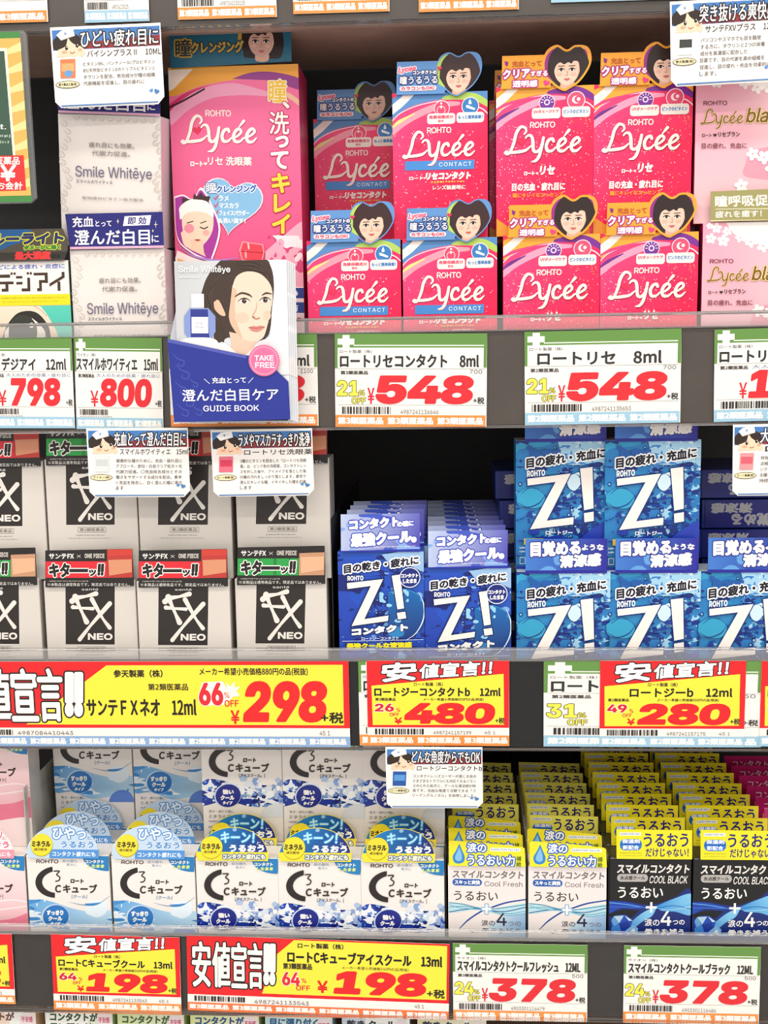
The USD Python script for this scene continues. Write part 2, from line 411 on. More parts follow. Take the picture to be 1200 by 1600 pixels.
SCRIPT = [([(170, 1172), (190, 1182), (222, 1160), (262, 1060), (285, 960), (330, 893), (378, 900), (394, 940), (372, 968)], (.5, .6, .9, 1, 1, .8, .7, .5)),
          ([(165, 1165), (180, 1150), (205, 1162), (300, 1158), (390, 1142), (455, 1092)], (.6, .6, .8, 1, .9, .4)),
          ([(388, 1010), (412, 985), (448, 990), (468, 1040), (478, 1140), (515, 1160), (560, 1110), (583, 1012)], (.5, .7, .9, 1, 1, .9, .8, .9)),
          ([(583, 1012), (566, 1110), (540, 1210), (505, 1256), (462, 1266)], (.9, 1, 1, .9, .4)),
          ([(694, 1052), (680, 1026), (640, 1042), (616, 1100), (632, 1152), (678, 1154), (720, 1120)], (.9, .9, 1, 1, 1, .8, .5)),
          ([(712, 1122), (780, 1102), (826, 1058), (806, 1024), (766, 1046), (742, 1104), (760, 1154), (806, 1158), (852, 1124)], (.5, .7, .8, .9, 1, 1, 1, .8, .5)),
          ([(846, 1122), (914, 1102), (974, 1056), (954, 1020), (914, 1044), (886, 1104), (904, 1156), (950, 1158), (996, 1118)], (.5, .7, .8, .9, 1, 1, 1, .8, .4)),
          ([(857, 940), (806, 1002)], (1, .4))]
def script_logo(A, x, y, k, c, w=30, shade=None, heart='#e8305e'):
    was, A.part = A.part, 'script_logo'
    def m(p, d=0): return [((a - 160) * k + x + d, (b - 890) * k + y + d) for a, b in p]
    if heart: A.heart(*m([(345, 1042)])[0], 50 * k, heart, -8)
    for d, col in ((5 * k, shade), (0, c)):
        if col:
            for pts, tp in SCRIPT: A.s(m(pts, d), w * k, col, tp)
    A.part = was

def barcode(A, x0, y0, x1, y1, seed, c='#3a3532'):
    r = random.Random(seed); n = 42; u = (x1 - x0) / n; i = 0
    was, A.part = A.part, 'barcode'
    g = []
    while i < n:
        w = r.choice((.5, .8, 1.3, 1.8)); g.append(sbox(x0 + i * u, y0, x0 + min(i + w, n) * u, y1)); i += w + r.choice((.5, .8, 1.2))
    A.add(unary_union(g), c); A.part = was

def class_band(A, x0, x1, y0, y1, text, col, starts, w, glow='#fff3e4'):
    was, A.part = A.part, 'class_band'
    A.p([(x0, y0), (x1, y0), (x1, y1), (x0, y1)], col)
    A.part = was
    h = y1 - y0
    for s in starts:
        A.t(text, s, y0 + .2 * h, s + w, y0 + .74 * h, '#fff8f0', b=.035 * h, part='band_lettering', own=True)

# ---------------- price cards
GF = [(57, 74), (1117, 70), (62, 720)]
ORANGE, PALE = '#f59a52', '#a5cbdf'
def green_card(label, tl, tr, bl, maker, name, cls, price, off=None, old=None, code='', name_box=(97, 1060), band=ORANGE, price_box=(348, 1025), yen=(290, 335), tax=True, code_low=False, Y=-0.0006, f=900, note=False):
    pr, A = card('price_card', label, 'price card', tl, tr, bl, Y, GF)
    A.part = 'green_header'
    A.p([(57, 74), (1117, 70), (1117, 306), (1095, 306), (1095, 168), (78, 168), (78, 312), (57, 312)], '#6f9a50')
    A.r(190, 149, 1096, 157, '#f3f1e6')
    A.part = 'white_cross'
    A.r(112, 82, 162, 170, '#f6f1ec'); A.r(78, 106, 195, 148, '#f6f1ec')
    A.t(maker, 92, 184, 318, 207, '#4c4744', part='maker_lettering')
    A.t(name, name_box[0], 218, name_box[1], 303, '#3d3a36', b=3.2, part='product_lettering')
    A.part = 'ruled_lines'
    A.r(78, 313, 1110, 315.5, '#b8b2aa'); A.r(80, 564, 1110, 566.5, '#b8b2aa')
    A.t(cls, 100, 329, 290, 354, '#4a4542', b=.8, part='class_lettering')
    if old: A.t(old, 1000, 319, 1086, 347, '#6a6662', f=400, part='old_price')
    if note: A.t('大人のための目薬・疲れ目に', 320, 325, 1095, 350, '#8b90b4', part='note_lettering')
    if off:
        A.t(off, 74, 396, 224, 502, '#f6ea5c', f=900, o=(4, '#6b6633'), part='discount')
        A.t('%', 230, 462, 268, 498, '#f6ea5c', f=600, o=(3, '#6b6633'), part='discount')
        A.t('OFF', 178, 514, 274, 556, '#f6ea5c', f=600, o=(3, '#6b6633'), part='discount')
    A.t('¥', yen[0], 447, yen[1], 557, '#e0343f', b=1.5, part='yen_mark')
    A.t(price, price_box[0], 362, price_box[1], 555, '#e5333c', f=f, sh=.1, b=4, part='price')
    if tax: A.t('+税', 1028, 510, 1103, 555, '#3a3633', b=1, part='tax_lettering')
    barcode(A, 110, 578, 450, 618 if code_low else 628, hash(len(name) * 31 + len(price)))
    A.t(code, *((110, 624, 500, 634) if code_low else (520, 598, 785, 628)), '#8a837c', f=400, part='code_lettering')
    class_band(A, 62, 1114, 636, 720, cls, band, (82, 432, 780), 315)
    A.build(str(pr.GetPath()), PAPER); return pr
cvG = conv(510, 505, 4.4444)
green_card('white and green price card reading 548, orange foot band', cvG(57, 74), cvG(1117, 70), cvG(62, 720), 'ロート製薬（株）', 'ロートリセコンタクト　8ml', '第3類医薬品', '548', '21', '700', '4987241136646')
c = conv(810, 505, 4.4444)
green_card('white and green price card reading 548, pale blue foot band', c(42, 60), c(1133, 36), c(38, 708), 'ロート製薬（株）', 'ロートリセ　8ml', '第2類医薬品', '548', '21', '700', '4987241135653', (148, 985), PALE)
c = conv(0, 515, 4.4444)
green_card('narrow green-topped price card at the left edge, under the big-eye box', (-27, 527.5), c(495, 53), (-23, 669), 'ロート製薬（株）', 'ロートデジアイ　12ml', '第2類医薬品', '798', code='4987241141234', name_box=(-40, 1040), band=PALE, price_box=(375, 960), yen=(215, 310), code_low=True, note=True)
green_card('narrow green-topped price card left of the blue leaflet holder', c(513, 54), c(1122, 57), c(525, 690), 'ライオン（株）', 'スマイルホワイティエ　15ml', '第2類医薬品', '800', code='4903301143254', name_box=(82, 1065), band=PALE, price_box=(360, 985), yen=(245, 335), code_low=True, note=True)
c = conv(400, 300, 3.0)
green_card('price card half hidden behind the blue leaflet holder', (262, 523), c(285, 660), (263, 667), 'ロート製薬（株）', 'ロートリセ洗眼薬　450ml', '第3類医薬品', '798', old='1100')
c = conv(800, 300, 3.0)
green_card('green-topped price card cut off by the right edge, below the pale pink boxes', c(950, 645), (1360, 508), c(956, 1078), 'ロート製薬（株）', 'ロートリセブラン　12ml', '第2類医薬品', '1280', code='4987241145690', band=PALE, note=True, yen=(235, 285), price_box=(300, 1010))
c = conv(695, 1450, 5.1064)
green_card('white and green price card reading 378 under the pinkish white boxes', c(62, 122), c(1140, 136), c(76, 730), 'ライオン（株）', 'スマイルコンタクトクールフレッシュ　12ML', '第3類医薬品', '378', '24', '500', '4903301116479')
c = conv(960, 1460, 5.0)
green_card('white and green price card reading 378 under the black boxes', c(75, 86), c(1146, 101), c(67, 678), 'ライオン（株）', 'スマイルコンタクトクールブラック　12ML', '第3類医薬品', '378', '24', '500', '4903301116486')
c = conv(840, 1020, 3.3333)
green_card('white and green price card marked 31% OFF, mostly covered by a red price card', c(32, 43), c(1176, 43), c(34, 487), 'ロート製薬（株）', 'ロートジー　　b　12ml', '第2類医薬品', '380', '31', '550', '4987241157175', (97, 1000), PALE, yen=(560, 600), price_box=(620, 900))
c = conv(550, 1020, 4.6154)
green_card('green-edged price card hidden behind the red price card reading 480', c(44, 58), c(1100, 58), c(44, 668), 'ロート製薬（株）', 'ロートジーコンタクト　12ml', '第3類医薬品', '480', code='4987241157199')
# cards of the topmost rail: only their feet are in the picture
for x0, x1, yb, cls, band, where in ((-170, 72, 41, '第3類医薬品', ORANGE, 'leftmost orange-footed card of the topmost rail'), (130, 232, 36, '第2類医薬品', PALE, 'narrow pale blue footed card of the topmost rail, above the small text card'),
                              (277, 433, 31, '第3類医薬品', ORANGE, 'orange-footed card of the topmost rail, above the tall pink box'), (459, 611, 22, '第3類医薬品', ORANGE, 'orange-footed card of the topmost rail, second from its centre gap'),
                              (657, 815, 19, '第3類医薬品', ORANGE, 'orange-footed card of the topmost rail, right of the centre gap'), (866, 1220, 4, '第2類医薬品', PALE, 'long pale blue footed card of the topmost rail, at the right')):
    sl = -.034 * (x1 - x0)
    green_card(where, (x0 - 4, yb - 146), (x1 - 4, yb - 146 + sl), (x0, yb), 'ロート製薬（株）', 'ロート目薬　12ml', cls, '798', code='4987241130125', band=band)

RF = [(105, 57), (1134, 57), (107, 667)]
def red_card(label, tl, tr, bl, name, cls, price, off, msrp, code, band=ORANGE, maker='ロート製薬（株）', Y=-0.0013, name_box=(160, 1070), Yf=None):
    pr, A = card('price_card', label, 'price card', tl, tr, bl, Y, RF)
    A.part = 'red_panel'; A.r(105, 57, 1134, 536, '#e8272c')
    A.part = 'yellow_panel'; A.p([(138, 236), (1094, 150), (1098, 514), (143, 520)], '#fbe84a')
    A.t('安', 218, 82, 462, 205, '#fdfaf6', b=7, o=(7, '#2c211d'), sl=-.06, part='slogan')
    A.t('値宣言!!', 490, 84, 1010, 182, '#fdfaf6', b=4, o=(6, '#2c211d'), sl=-.055, sh=.06, part='slogan')
    A.t(maker, 447, 212, 655, 238, '#2c2824', b=.6, part='maker_lettering')
    A.t(name, name_box[0], 250, name_box[1], 310, '#2b2823', b=2.6, part='product_lettering')
    A.t(cls, 165, 323, 312, 344, '#2c2824', b=.6, part='class_lettering')
    A.t('メーカー希望小売価格%s円の品(税抜)' % msrp, 515, 323, 950, 345, '#2c2824', b=.4, part='note_lettering')
    A.t(off, 160, 364, 300, 422, '#d81f4a', f=900, o=(4, '#fff6d8'), part='discount')
    A.t('%', 318, 396, 345, 424, '#d81f4a', f=600, part='discount'); A.t('OFF', 268, 430, 335, 455, '#d81f4a', f=600, part='discount')
    A.t('¥', 305, 466, 355, 510, '#e8272c', b=2, part='yen_mark')
    A.t(price, 378, 362, 1028, 505, '#e8272c', f=900, sh=.1, b=5, part='price')
    A.t('+税', 1035, 464, 1100, 505, '#2b2823', b=1, part='tax_lettering')
    barcode(A, 160, 545, 525, 586, len(name) * 7)
    A.t(code, 585, 560, 860, 585, '#7d7670', f=400, part='code_lettering'); A.t('45 1', 955, 560, 1035, 583, '#8a837c', f=400, part='code_lettering')
    class_band(A, 105, 1136, 592, 667, cls, band, (125, 470, 810), 310)
    A.build(str(pr.GetPath()), PAPER); return pr
c = conv(550, 1020, 4.6154)
red_card('red and yellow price card reading 480', c(105, 57), c(1134, 57), c(107, 667), 'ロートジーコンタクトb　12ml', '第3類医薬品', '480', '26', '650', '4987241157199')
c = conv(840, 1020, 3.3333)
red_card('red and yellow price card reading 280, laid over a green-edged card', c(326, 42), c(1087, 42), c(327, 489), 'ロートジーb　12ml', '第2類医薬品', '280', '49', '550', '4987241157175', PALE, name_box=(320, 1040))
c = conv(0, 1450, 4.1379)
red_card('small red and yellow price card reading 198, under the white boxes with pale blue domes', c(328, 40), c(1160, 62), c(333, 527), 'ロートCキューブクール　13ml', '第3類医薬品', '198', '64', '550', '4987241133543')
red_card('red and yellow price card cut off by the left edge of the picture', (-182, 1455.5), c(75, 40), (-176, 1564), 'ロートCキューブモイスト　13ml', '第3類医薬品', '198', '64', '550', '4987241133550')
red_card('red price card at the right edge of the picture, beside the card reading 280', (1190, 1033), (1410, 1033), (1190.5, 1166), 'ロートジープロ　12ml', '第2類医薬品', '598', '32', '880', '4987241157281', PALE)

def wide_card(label, tl, tr, bl, fr, draw):
    pr, A = card('price_card', label, 'price card', tl, tr, bl, -0.0009, fr)
    draw(A); A.build(str(pr.GetPath()), PAPER); return pr
def wide298(A):
    A.part = 'red_panel'; A.r(-150, 1034, 545, 1136, '#ea2a2c')
    A.part = 'yellow_panel'; A.p([(38, 1131), (133, 1066), (170, 1040), (536, 1039.5), (536, 1131.5)], '#fbe84a')
    for ch, x0, x1 in (('安', -92, -42), ('値', -36, 16), ('宣', 18, 58), ('言', 61, 98)):
        A.t(ch, x0, 1046, x1, 1125, '#fdf6ee', b=1.7, o=(2.2, '#382722'), part='slogan')
    A.t('!!', 103, 1052, 131, 1117, '#fdf6ee', b=2.2, o=(2.2, '#382722'), sh=.1, f=900, part='slogan')
    A.t('参天製薬（株）', 181, 1047, 257, 1058, '#38321f', b=.35, part='maker_lettering')
    A.t('第2類医薬品', 234, 1068, 296, 1078, '#38321f', b=.2, part='class_lettering')
    A.t('サンテＦＸネオ　12ml', 136, 1092, 307, 1117, '#2f2a1c', b=.7, part='product_lettering')
    A.t('メーカー希望小売価格880円の品(税抜)', 315, 1044, 482, 1056, '#38321f', b=.2, part='note_lettering')
    A.part = 'burst'
    A.p([(357, 1076), (355, 1066), (362, 1072), (369, 1064), (369, 1074), (378, 1072), (371, 1080), (377, 1086), (366, 1088), (352, 1100), (318, 1102), (312, 1086), (318, 1066), (350, 1064)], '#fffbe8')
    A.t('66', 314, 1068, 349, 1100, '#e23040', f=600, b=1.4, o=(1.2, '#fff3e4'), part='discount')
    A.t('%', 352, 1081, 360, 1090, '#e23040', f=600, part='discount'); A.t('OFF', 352, 1093, 374, 1103, '#e23040', f=600, part='discount')
    A.t('¥', 361.5, 1109, 374, 1129, '#ea2a2c', b=.5, part='yen_mark')
    A.t('298', 381, 1065, 510, 1126, '#ea2a2c', f=900, sh=.14, b=1.2, part='price')
    A.t('+税', 501, 1112, 535, 1128, '#2f2a1c', b=.5, part='tax_lettering')
    barcode(A, -90, 1139, 16, 1147, 5)
    A.t('4987084410443', 24, 1141, 112, 1147, '#746c66', f=400, part='code_lettering'); A.t('45 1', 498, 1140, 514, 1147, '#8a837c', f=400, part='code_lettering')
    class_band(A, -150, 545, 1149, 1165, '第2類医薬品', '#93b3d9', [294.5 + 62.7 * k for k in range(-7, 4)], 56)
wide_card('long red and yellow price card reading 298', (-150, 1034), (544.5, 1033), (-150, 1164.5), [(-150, 1034), (545, 1034), (-150, 1164.5)], wide298)
def wide198(A):
    A.part = 'red_panel'; A.r(0, 0, 411, 92, '#e8272c')
    A.part = 'yellow_panel'; A.p([(118, 87), (142, 25), (169, 2), (407, 3), (407, 87)], '#fbe84a')
    for ch, x0, x1 in (('安', 9, 37), ('値', 41, 68), ('宣', 71, 94), ('言', 97, 120)):
        A.t(ch, x0, 10, x1, 79, '#fdf6ee', b=1.25, o=(1.9, '#2c211d'), part='slogan')
    A.t('!!', 122, 10, 139, 72, '#fdf6ee', b=1.6, o=(1.9, '#2c211d'), sh=.05, f=900, part='slogan')
    A.t('ロート製薬（株）', 175, 6, 246, 14, '#2c2824', b=.25, part='maker_lettering')
    A.t('ロートCキューブアイスクール　13ml', 159, 19, 399, 36, '#2b2823', b=.7, part='product_lettering')
    A.t('第3類医薬品', 152, 38, 197, 47, '#2c2824', b=.3, part='class_lettering')
    A.t('メーカー希望小売価格550円の品(税抜)', 244, 39.5, 348, 45, '#2c2824', part='note_lettering')
    A.t('64', 150, 52, 178, 73, '#e23040', f=900, o=(1, '#fff3e4'), part='discount'); A.t('%', 181, 61, 188, 68, '#e23040', f=600, part='discount'); A.t('OFF', 172, 72, 194, 80, '#e23040', f=600, part='discount')
    A.t('¥', 206, 64, 221, 82, '#e8272c', b=.6, part='yen_mark')
    A.t('198', 232, 48, 375, 82, '#e8272c', f=900, sh=.1, b=1.3, part='price')
    A.t('+税', 377, 71, 404, 84, '#2b2823', b=.4, part='tax_lettering')
    barcode(A, 11, 94, 92, 102, 9)
    A.t('4987241133543', 106, 97, 192, 103, '#746c66', f=400, part='code_lettering'); A.t('45 1', 358, 95, 372, 101, '#8a837c', f=400, part='code_lettering')
    class_band(A, 0, 411, 104.5, 117.5, '第3類医薬品', '#f2804a', [3 + 68.5 * k for k in range(6)], 62)
wide_card('wide red and yellow price card reading 198 with the tall slogan at its left', (291.4, 1461), (702.8, 1475.3), (293, 1578), [(0, 0), (411, 0), (0, 117.5)], wide198)

# ---------------- small promotional cards with a drawn nurse
def nurse(A):
    A.part = 'nurse_picture'
    A.p(smooth([(62, 215), (60, 150), (110, 105), (220, 80), (310, 110), (345, 160), (330, 200), (250, 215), (130, 232), (80, 228), (62, 215)]), '#3b2b25')
    A.p(smooth([(110, 215), (130, 180), (205, 130), (290, 165), (345, 190), (350, 245), (290, 288), (190, 292), (110, 270), (110, 215)]), '#fbd9bd')
    A.p(smooth([(105, 225), (120, 150), (210, 105), (300, 130), (340, 195), (285, 190), (235, 160), (205, 125), (185, 190), (140, 215), (105, 225)]), '#3b2b25')
    A.e(190, 212, 14, 20, '#2a1d1b'); A.e(292, 195, 14, 18, '#2a1d1b'); A.e(194, 205, 5, 7, '#fff'); A.e(296, 188, 5, 6, '#fff')
    A.e(170, 248, 26, 13, '#f6b394'); A.e(318, 232, 20, 12, '#f6b394')
    A.s([(225, 252), (245, 262), (268, 250)], 7, '#c8604c')
    A.p(smooth([(100, 275), (150, 262), (180, 278), (160, 292), (100, 290), (100, 275)]), '#fbd9bd'); A.p(smooth([(320, 262), (350, 240), (368, 262), (345, 292), (315, 285), (320, 262)]), '#fbd9bd')
    A.p([(95, 95), (140, 58), (255, 36), (272, 108), (140, 145)], '#fffdfa'); A.s([(140, 140), (272, 106)], 6, '#d9cfc8')
    A.r(176, 72, 186, 100, '#8fa9c8'); A.r(167, 81, 195, 91, '#8fa9c8')
PFR = [(33, 25), (1089, 22), (66, 745)]
def promo(label, tl, tr, bl, title, product, lines, maker, pic, Y=-0.0062, lean=0.0):
    ol = Polygon([(33, 25), (1089, 22), (1122, 675), (1062, 742), (130, 745), (70, 690)])
    pr, A = card('promotional_card', label, 'promotional card', tl, tr, bl, Y, PFR, body='#f6f1ec', outline=ol, lean=lean)
    A.part = 'title_band'
    A.p([(52, 52), (1080, 48), (1085, 220), (60, 232)], '#4f86c4')
    A.p([(330, 225), (420, 165), (1083, 125), (1085, 220)], '#9a3a40')
    nurse(A)
    A.t(title, 328, 66, 1068, 212, '#fdfaf6', b=2, o=(9, '#2e1f1e'), part='title')
    A.t(product, 388, 240, 1094, 300, '#3c3836', b=.3, part='product_lettering')
    for i, s in enumerate(lines):
        full = 1035 if len(s) > 15 else 345 + len(s) * 42
        A.t(s, 348, 344 + i * 57, full, 382 + i * 57, '#4a4543', part='body_lettering')
    A.part = 'product_picture'; pic(A)
    A.part = 'maker_oval'
    A.e(196, 538, 116, 33, '#4a3a22'); A.e(196, 538, 110, 28, '#fbe9bd')
    A.t(maker, 110, 525, 285, 552, '#3a3026', b=.8, part='maker_lettering')
    A.part = 'foot_line'
    A.p([(130, 722), (1064, 716), (1064, 726), (130, 734)], '#5c87bd')
    A.heart(1000, 618, 18, '#5f97d6', -25); A.heart(1048, 628, 25, '#4f86c4', 20)
    A.build(str(pr.GetPath()), PAPER); return pr
def pic_box(c1, c2, c3=None):
    def f(A):
        A.r(128, 312, 272, 480, c1); A.r(140, 350, 262, 420, c2)
        if c3: A.e(205, 440, 40, 30, c3)
    return f
c = conv(70, 30, 6.0)
promo('small white text card with a nurse, above the upper cream box', c(47, 78), c(1083, 32), c(86, 836), 'ひどい疲れ目に', 'バイシンプラスⅡ　10ML', ['ビタミンB6、パンテノール(プロビタミン', 'B5)天然型ビタミンEのトリプルビタミンと', 'タウリンを配合。有効成分が瞳の組織', '代謝機能を促進し、目の疲れに'], '愛大薬品工業(株)', pic_box('#f08a5c', '#f7b27c', '#6fa6d8'))
c = conv(130, 665, 6.6667)
promo('small nurse text card hanging over the second column of silver-white boxes', c(30, 27), c(1089, 22), c(66, 745), '充血とって澄んだ白目に', 'スマイルホワイティエ　15ml', ['健康的な瞳のために。充血・疲れ目に', 'アプローチ。即効・白目クリア処方＋光', '代謝力促進。〇充血除去成分とその', '働きをサポートする成分を配合。素早', 'く充血を除去し、白く澄んだ瞳に導き', 'ます'], 'ライオン(株)', pic_box('#e3e6e3', '#d2d6d4'))
c = conv(320, 665, 6.6667)
promo('small nurse text card hanging over the fourth column of silver-white boxes', c(57, 45), c(1117, 26), c(98, 742), 'ラメやマスカラすっきり洗浄', 'ロートリセ洗眼薬', ['3種のビタミンを配合した「ロートリセ洗眼', '薬」は、ピンク色の洗眼薬。コンタクトレン', 'ズを外した後や、アイメイクを落とした後', 'の瞳の汚れをしっかり落とします。素早で', '澄んだキレイな瞳、イキイキした瞳を応援', 'します'], 'ロート製薬(株)', pic_box('#e9788c', '#d94463'))
c = conv(1040, 0, 7.5)
promo('small white text card with a nurse, at the top right above the pink boxes', c(50, 20), (1217, -7), c(20, 1020), '突き抜ける爽快感', 'サンテFXVプラス　12ml', ['パソコンやスマホでも目を酷使', 'する方に。タウリンと2つの栄養', '成分を高濃度に配合した', '目薬です。目の代謝を高め組織を', '促進し、目の疲れ・充血を効果的に', 'します。'], '参天製薬(株)', pic_box('#f4f1ea', '#4a4a48'))
c = conv(1080, 655, 6.4)
promo('small nurse text card cut off by the right edge beside the water blue boxes', c(418, 54), (1303, 660.5), c(424, 768), '大人の目に効く', 'ロートV', ['特有の疲れやかすみに悩む目に', '点眼するたびにうるおう処方で', 'ンクの目薬。ビタミン配合', 'る瞳を守る、やさしい使用感が', '持続します。'], 'ロート製薬(株)', pic_box('#f3a0a4', '#e06a78'))
c = conv(555, 1160, 5.3333)
promo('small white text card with a nurse, hanging over the lower shelf', c(250, 38), c(1060, 40), c(262, 545), 'どんな角度からでもOK', 'ロートジーコンタクトb', ['コンタクトレンズユーザーが感じる目の', 'さまざまなトラブルにも対応できるバラン', 'スのとれた処方と、クールな清涼感が特', '長です。自由な角度で点眼できる「フ', 'リーアングルノズル」を採用しました。'], 'ロート製薬(株)', pic_box('#2a5ea8', '#5fa0d8'))
# ------------------------------------------------------------------ upper shelf
BOX, EYE = 'eye_drop_carton', 'medicine box'
def ticks(A, x0, y0, x1, y1, c, n, seed=3):
    """Print too small to read: a row of short marks."""
    r = random.Random(seed); u = (x1 - x0) / n
    A.add(unary_union([sbox(x0 + i * u, y0 + r.random() * .25 * (y1 - y0), x0 + (i + .35 + .4 * r.random()) * u, y1 - r.random() * .3 * (y1 - y0)) for i in range(n)]), c)
def glitter(A, x0, y0, x1, y1, n, r0, c, seed, dens=None):
    r = random.Random(seed); g = []
    while len(g) < n:
        u, v = r.random(), r.random()
        if dens and r.random() > dens(u, v): continue
        x, y = x0 + u * (x1 - x0), y0 + v * (y1 - y0); q = r0 * (.5 + r.random())
        g.append(Polygon([(x - q, y), (x, y - q), (x + q, y), (x, y + q)]))
    A.add(unary_union(g), c)

# pink boxes with the blue contact band. Frame: crop(475,315) x7.5
cL = conv(475, 315, 7.5)
LF = [(28, 447), (1132, 447), (75, 2115)]
def pink_front(A, top, green, arc, contact):
    A.part = 'front_print'
    A.p([(0, 400), (1150, 400), (1150, 2130), (0, 2130)], ('g', '#f0508c', '#f61a58', (150, 600), (900, 1200)))
    A.p(smooth([(20, 440), (1140, 440), (1140, 600), (1000, 540), (850, 515), (600, 530), (400, 560), (200, 620), (40, 720), (20, 440)], 6), top)
    A.p(smooth([(620, 500), (820, 455), (1000, 475), (1140, 560), (1140, 625), (1020, 570), (850, 540), (620, 530), (620, 500)], 6), green)
    A.p([(20, 570), (150, 470), (285, 470), (150, 600), (30, 690)], '#fbeee6')
    A.p([(20, 545), (110, 480), (150, 480), (20, 585)], top)
    A.s([(30, 760), (130, 670), (330, 590), (600, 540)], 12, '#fbd6dd')
    A.s([(30, 890), (180, 770), (400, 660), (620, 590), (800, 580)], 80, arc, (.9, 1, 1, .9, .5))
    A.s([(28, 835), (120, 765), (290, 680)], 40, '#ece08e' if contact else '#7a2f8f', (.5, 1, .3))
    A.p([(20, 440), (60, 440), (90, 475), (20, 510)], '#e92a5c')
    A.s([(1010, 620), (1080, 650), (1140, 700)], 14, '#f9dfe6')
def pink_icons(A, c1, c2, t1, t2):
    A.part = 'icon'
    A.e(608, 630, 92, 92, '#fbd9dd'); A.e(608, 632, 82, 82, c1)
    A.part = 'icon#1'; A.e(936, 612, 102, 102, '#fbe3ea'); A.e(936, 612, 92, 92, c2)
    A.part = 'icon'; A.rr(440, 685, 765, 805, 34, '#fbf0e6'); A.part = 'icon#1'; A.rr(780, 680, 1098, 798, 34, '#fbf0e6')
    A.t(t1, 462, 708, 742, 745, '#e05a78', b=2, part='pill_lettering'); A.t(t2, 800, 715, 1078, 755, '#4a86c0', b=2, part='pill_lettering', own=True)
    if c1 == '#ee4f74':
        A.t('配合', 570, 758, 630, 785, '#e05a78', b=1, part='pill_lettering')
        A.part = 'icon'; A.e(600, 575, 12, 14, '#fdf0ea'); A.ring(600, 650, 50, 8, '#fbd9dd'); A.e(600, 615, 12, 16, '#fdf0ea')
        A.part = 'icon#1'; A.p(smooth([(930, 530), (950, 575), (945, 590), (930, 595), (915, 585), (915, 570), (930, 530)]), '#f5fbff'); A.p([(885, 600), (905, 600), (995, 640), (985, 660), (890, 630)], '#f5fbff')
    else:
        A.part = 'icon'; A.e(608, 625, 34, 34, '#f7dff0'); A.e(608, 625, 20, 20, c1)
        for k in range(7):
            u = math.pi * (1 + k / 6); A.s([(608 + 48 * math.cos(u), 625 + 48 * math.sin(u)), (608 + 68 * math.cos(u), 625 + 68 * math.sin(u))], 9, '#f7dff0', sm=False)
        A.part = 'icon#1'; A.e(936, 605, 48, 44, '#fde5ea'); A.e(955, 600, 38, 38, c2); A.e(962, 600, 20, 20, '#fde5ea')
def pink_contact(label, tl, tr, Y, zb, dep=.026, group=None):
    bl = (tl[0] + (75 - 28) / 7.5, tl[1] + (2115 - 447) / 7.5)
    C = Carton(BOX, label, EYE, tl, tr, bl, Y, zb, dep, ('#f0447a', '#e0305f', '#f59ab4'), LF, group); A = C.A
    pink_front(A, '#5f92c8', '#b6d36a', '#f6a2b2', True)
    glitter(A, 60, 860, 1120, 2000, 200, 6, '#ffd6da', 5)
    pink_icons(A, '#ee4f74', '#3f86c4', '角膜保護成分', 'もっと簡単装着！')
    A.t('ROHTO', 442, 842, 720, 905, '#fde6e0', b=3, f=400, part='maker_lettering')
    A.part = 'contact_band'; A.r(190, 1217, 998, 1322, '#4f93d6')
    script_logo(A, 160, 890, 1.0, '#fff1e6', 36, '#c21a4c')
    A.t('CONTACT', 586, 1238, 965, 1286, '#e9f3fb', f=600, sp=.14, part='band_lettering')
    A.t('ロート', 245, 1395, 400, 1430, '#fff0ea', b=3); A.heart(422, 1412, 14, '#fff0ea')
    A.t('リセコンタクト', 440, 1355, 955, 1430, '#fff0ea', b=7, sh=.12)
    A.t('レンズ装着時に', 520, 1500, 900, 1550, '#fff0ea', b=2); A.part = 'front_print'; ticks(A, 500, 1448, 900, 1475, '#f6c25a', 12)
    heart = Polygon(smooth([(560, 300), (535, 180), (580, 60), (680, 15), (790, 60), (880, 18), (1000, 30), (1055, 110), (1050, 250), (960, 390), (830, 480), (765, 500), (660, 440), (560, 300)]))
    hd = unary_union([sbox(80, 105, 640, 470), heart]).buffer(10).buffer(-10)
    C.header(hd, '#6a9bd2')
    A.p(smooth([(545, 350), (545, 160), (600, 70), (680, 40), (760, 90), (700, 300), (650, 400), (545, 350)]), '#b9d66c')
    was, A.clip = A.clip, A.clip.intersection(A.loc(heart.buffer(-14))); girl(A, 790, 270, 150); A.clip = was
    A.s([(250, 150), (150, 190), (110, 250)], 1, '#fff'); A.t('Lycee', 98, 170, 300, 240, '#f07f97', b=4, o=(9, '#fbe9ee'), sh=.2, sl=-.1, f=600, part='lettering')
    A.t('コンタクトの', 270, 208, 540, 250, '#fff7f0', b=3, o=(9, '#2b3f86'), part='lettering')
    A.t('瞳うるうる', 120, 268, 550, 352, '#fff7f0', b=2, o=(12, '#2b3f86'), part='lettering')
    A.rr(115, 378, 540, 432, 26, '#fdeee8'); A.t('カラコンもOK!', 135, 386, 515, 424, '#e0507a', b=3, part='lettering')
    A.heart(572, 190, 28, '#e0396a')
    C.done(); return C
lowL = pink_contact('pink blue-banded box with a heart header card, lower row, beside the tall pink box', cL(28, 450), cL(1130, 450), .012, ZA, group=None)
HL = lowL.H
lowL.copy('pink blue-banded box with a heart header card, lower row, beside the orange-topped boxes', (628.5, 373.5))
lowL.copy('pink blue-banded box with a heart header card, upper row, the brighter one', (613, 172), .020, ZA + HL)
lowL.copy('pink blue-banded box with a heart header card, upper row, dim, farther back', (489.5, 194), .085, ZA + HL - .004)

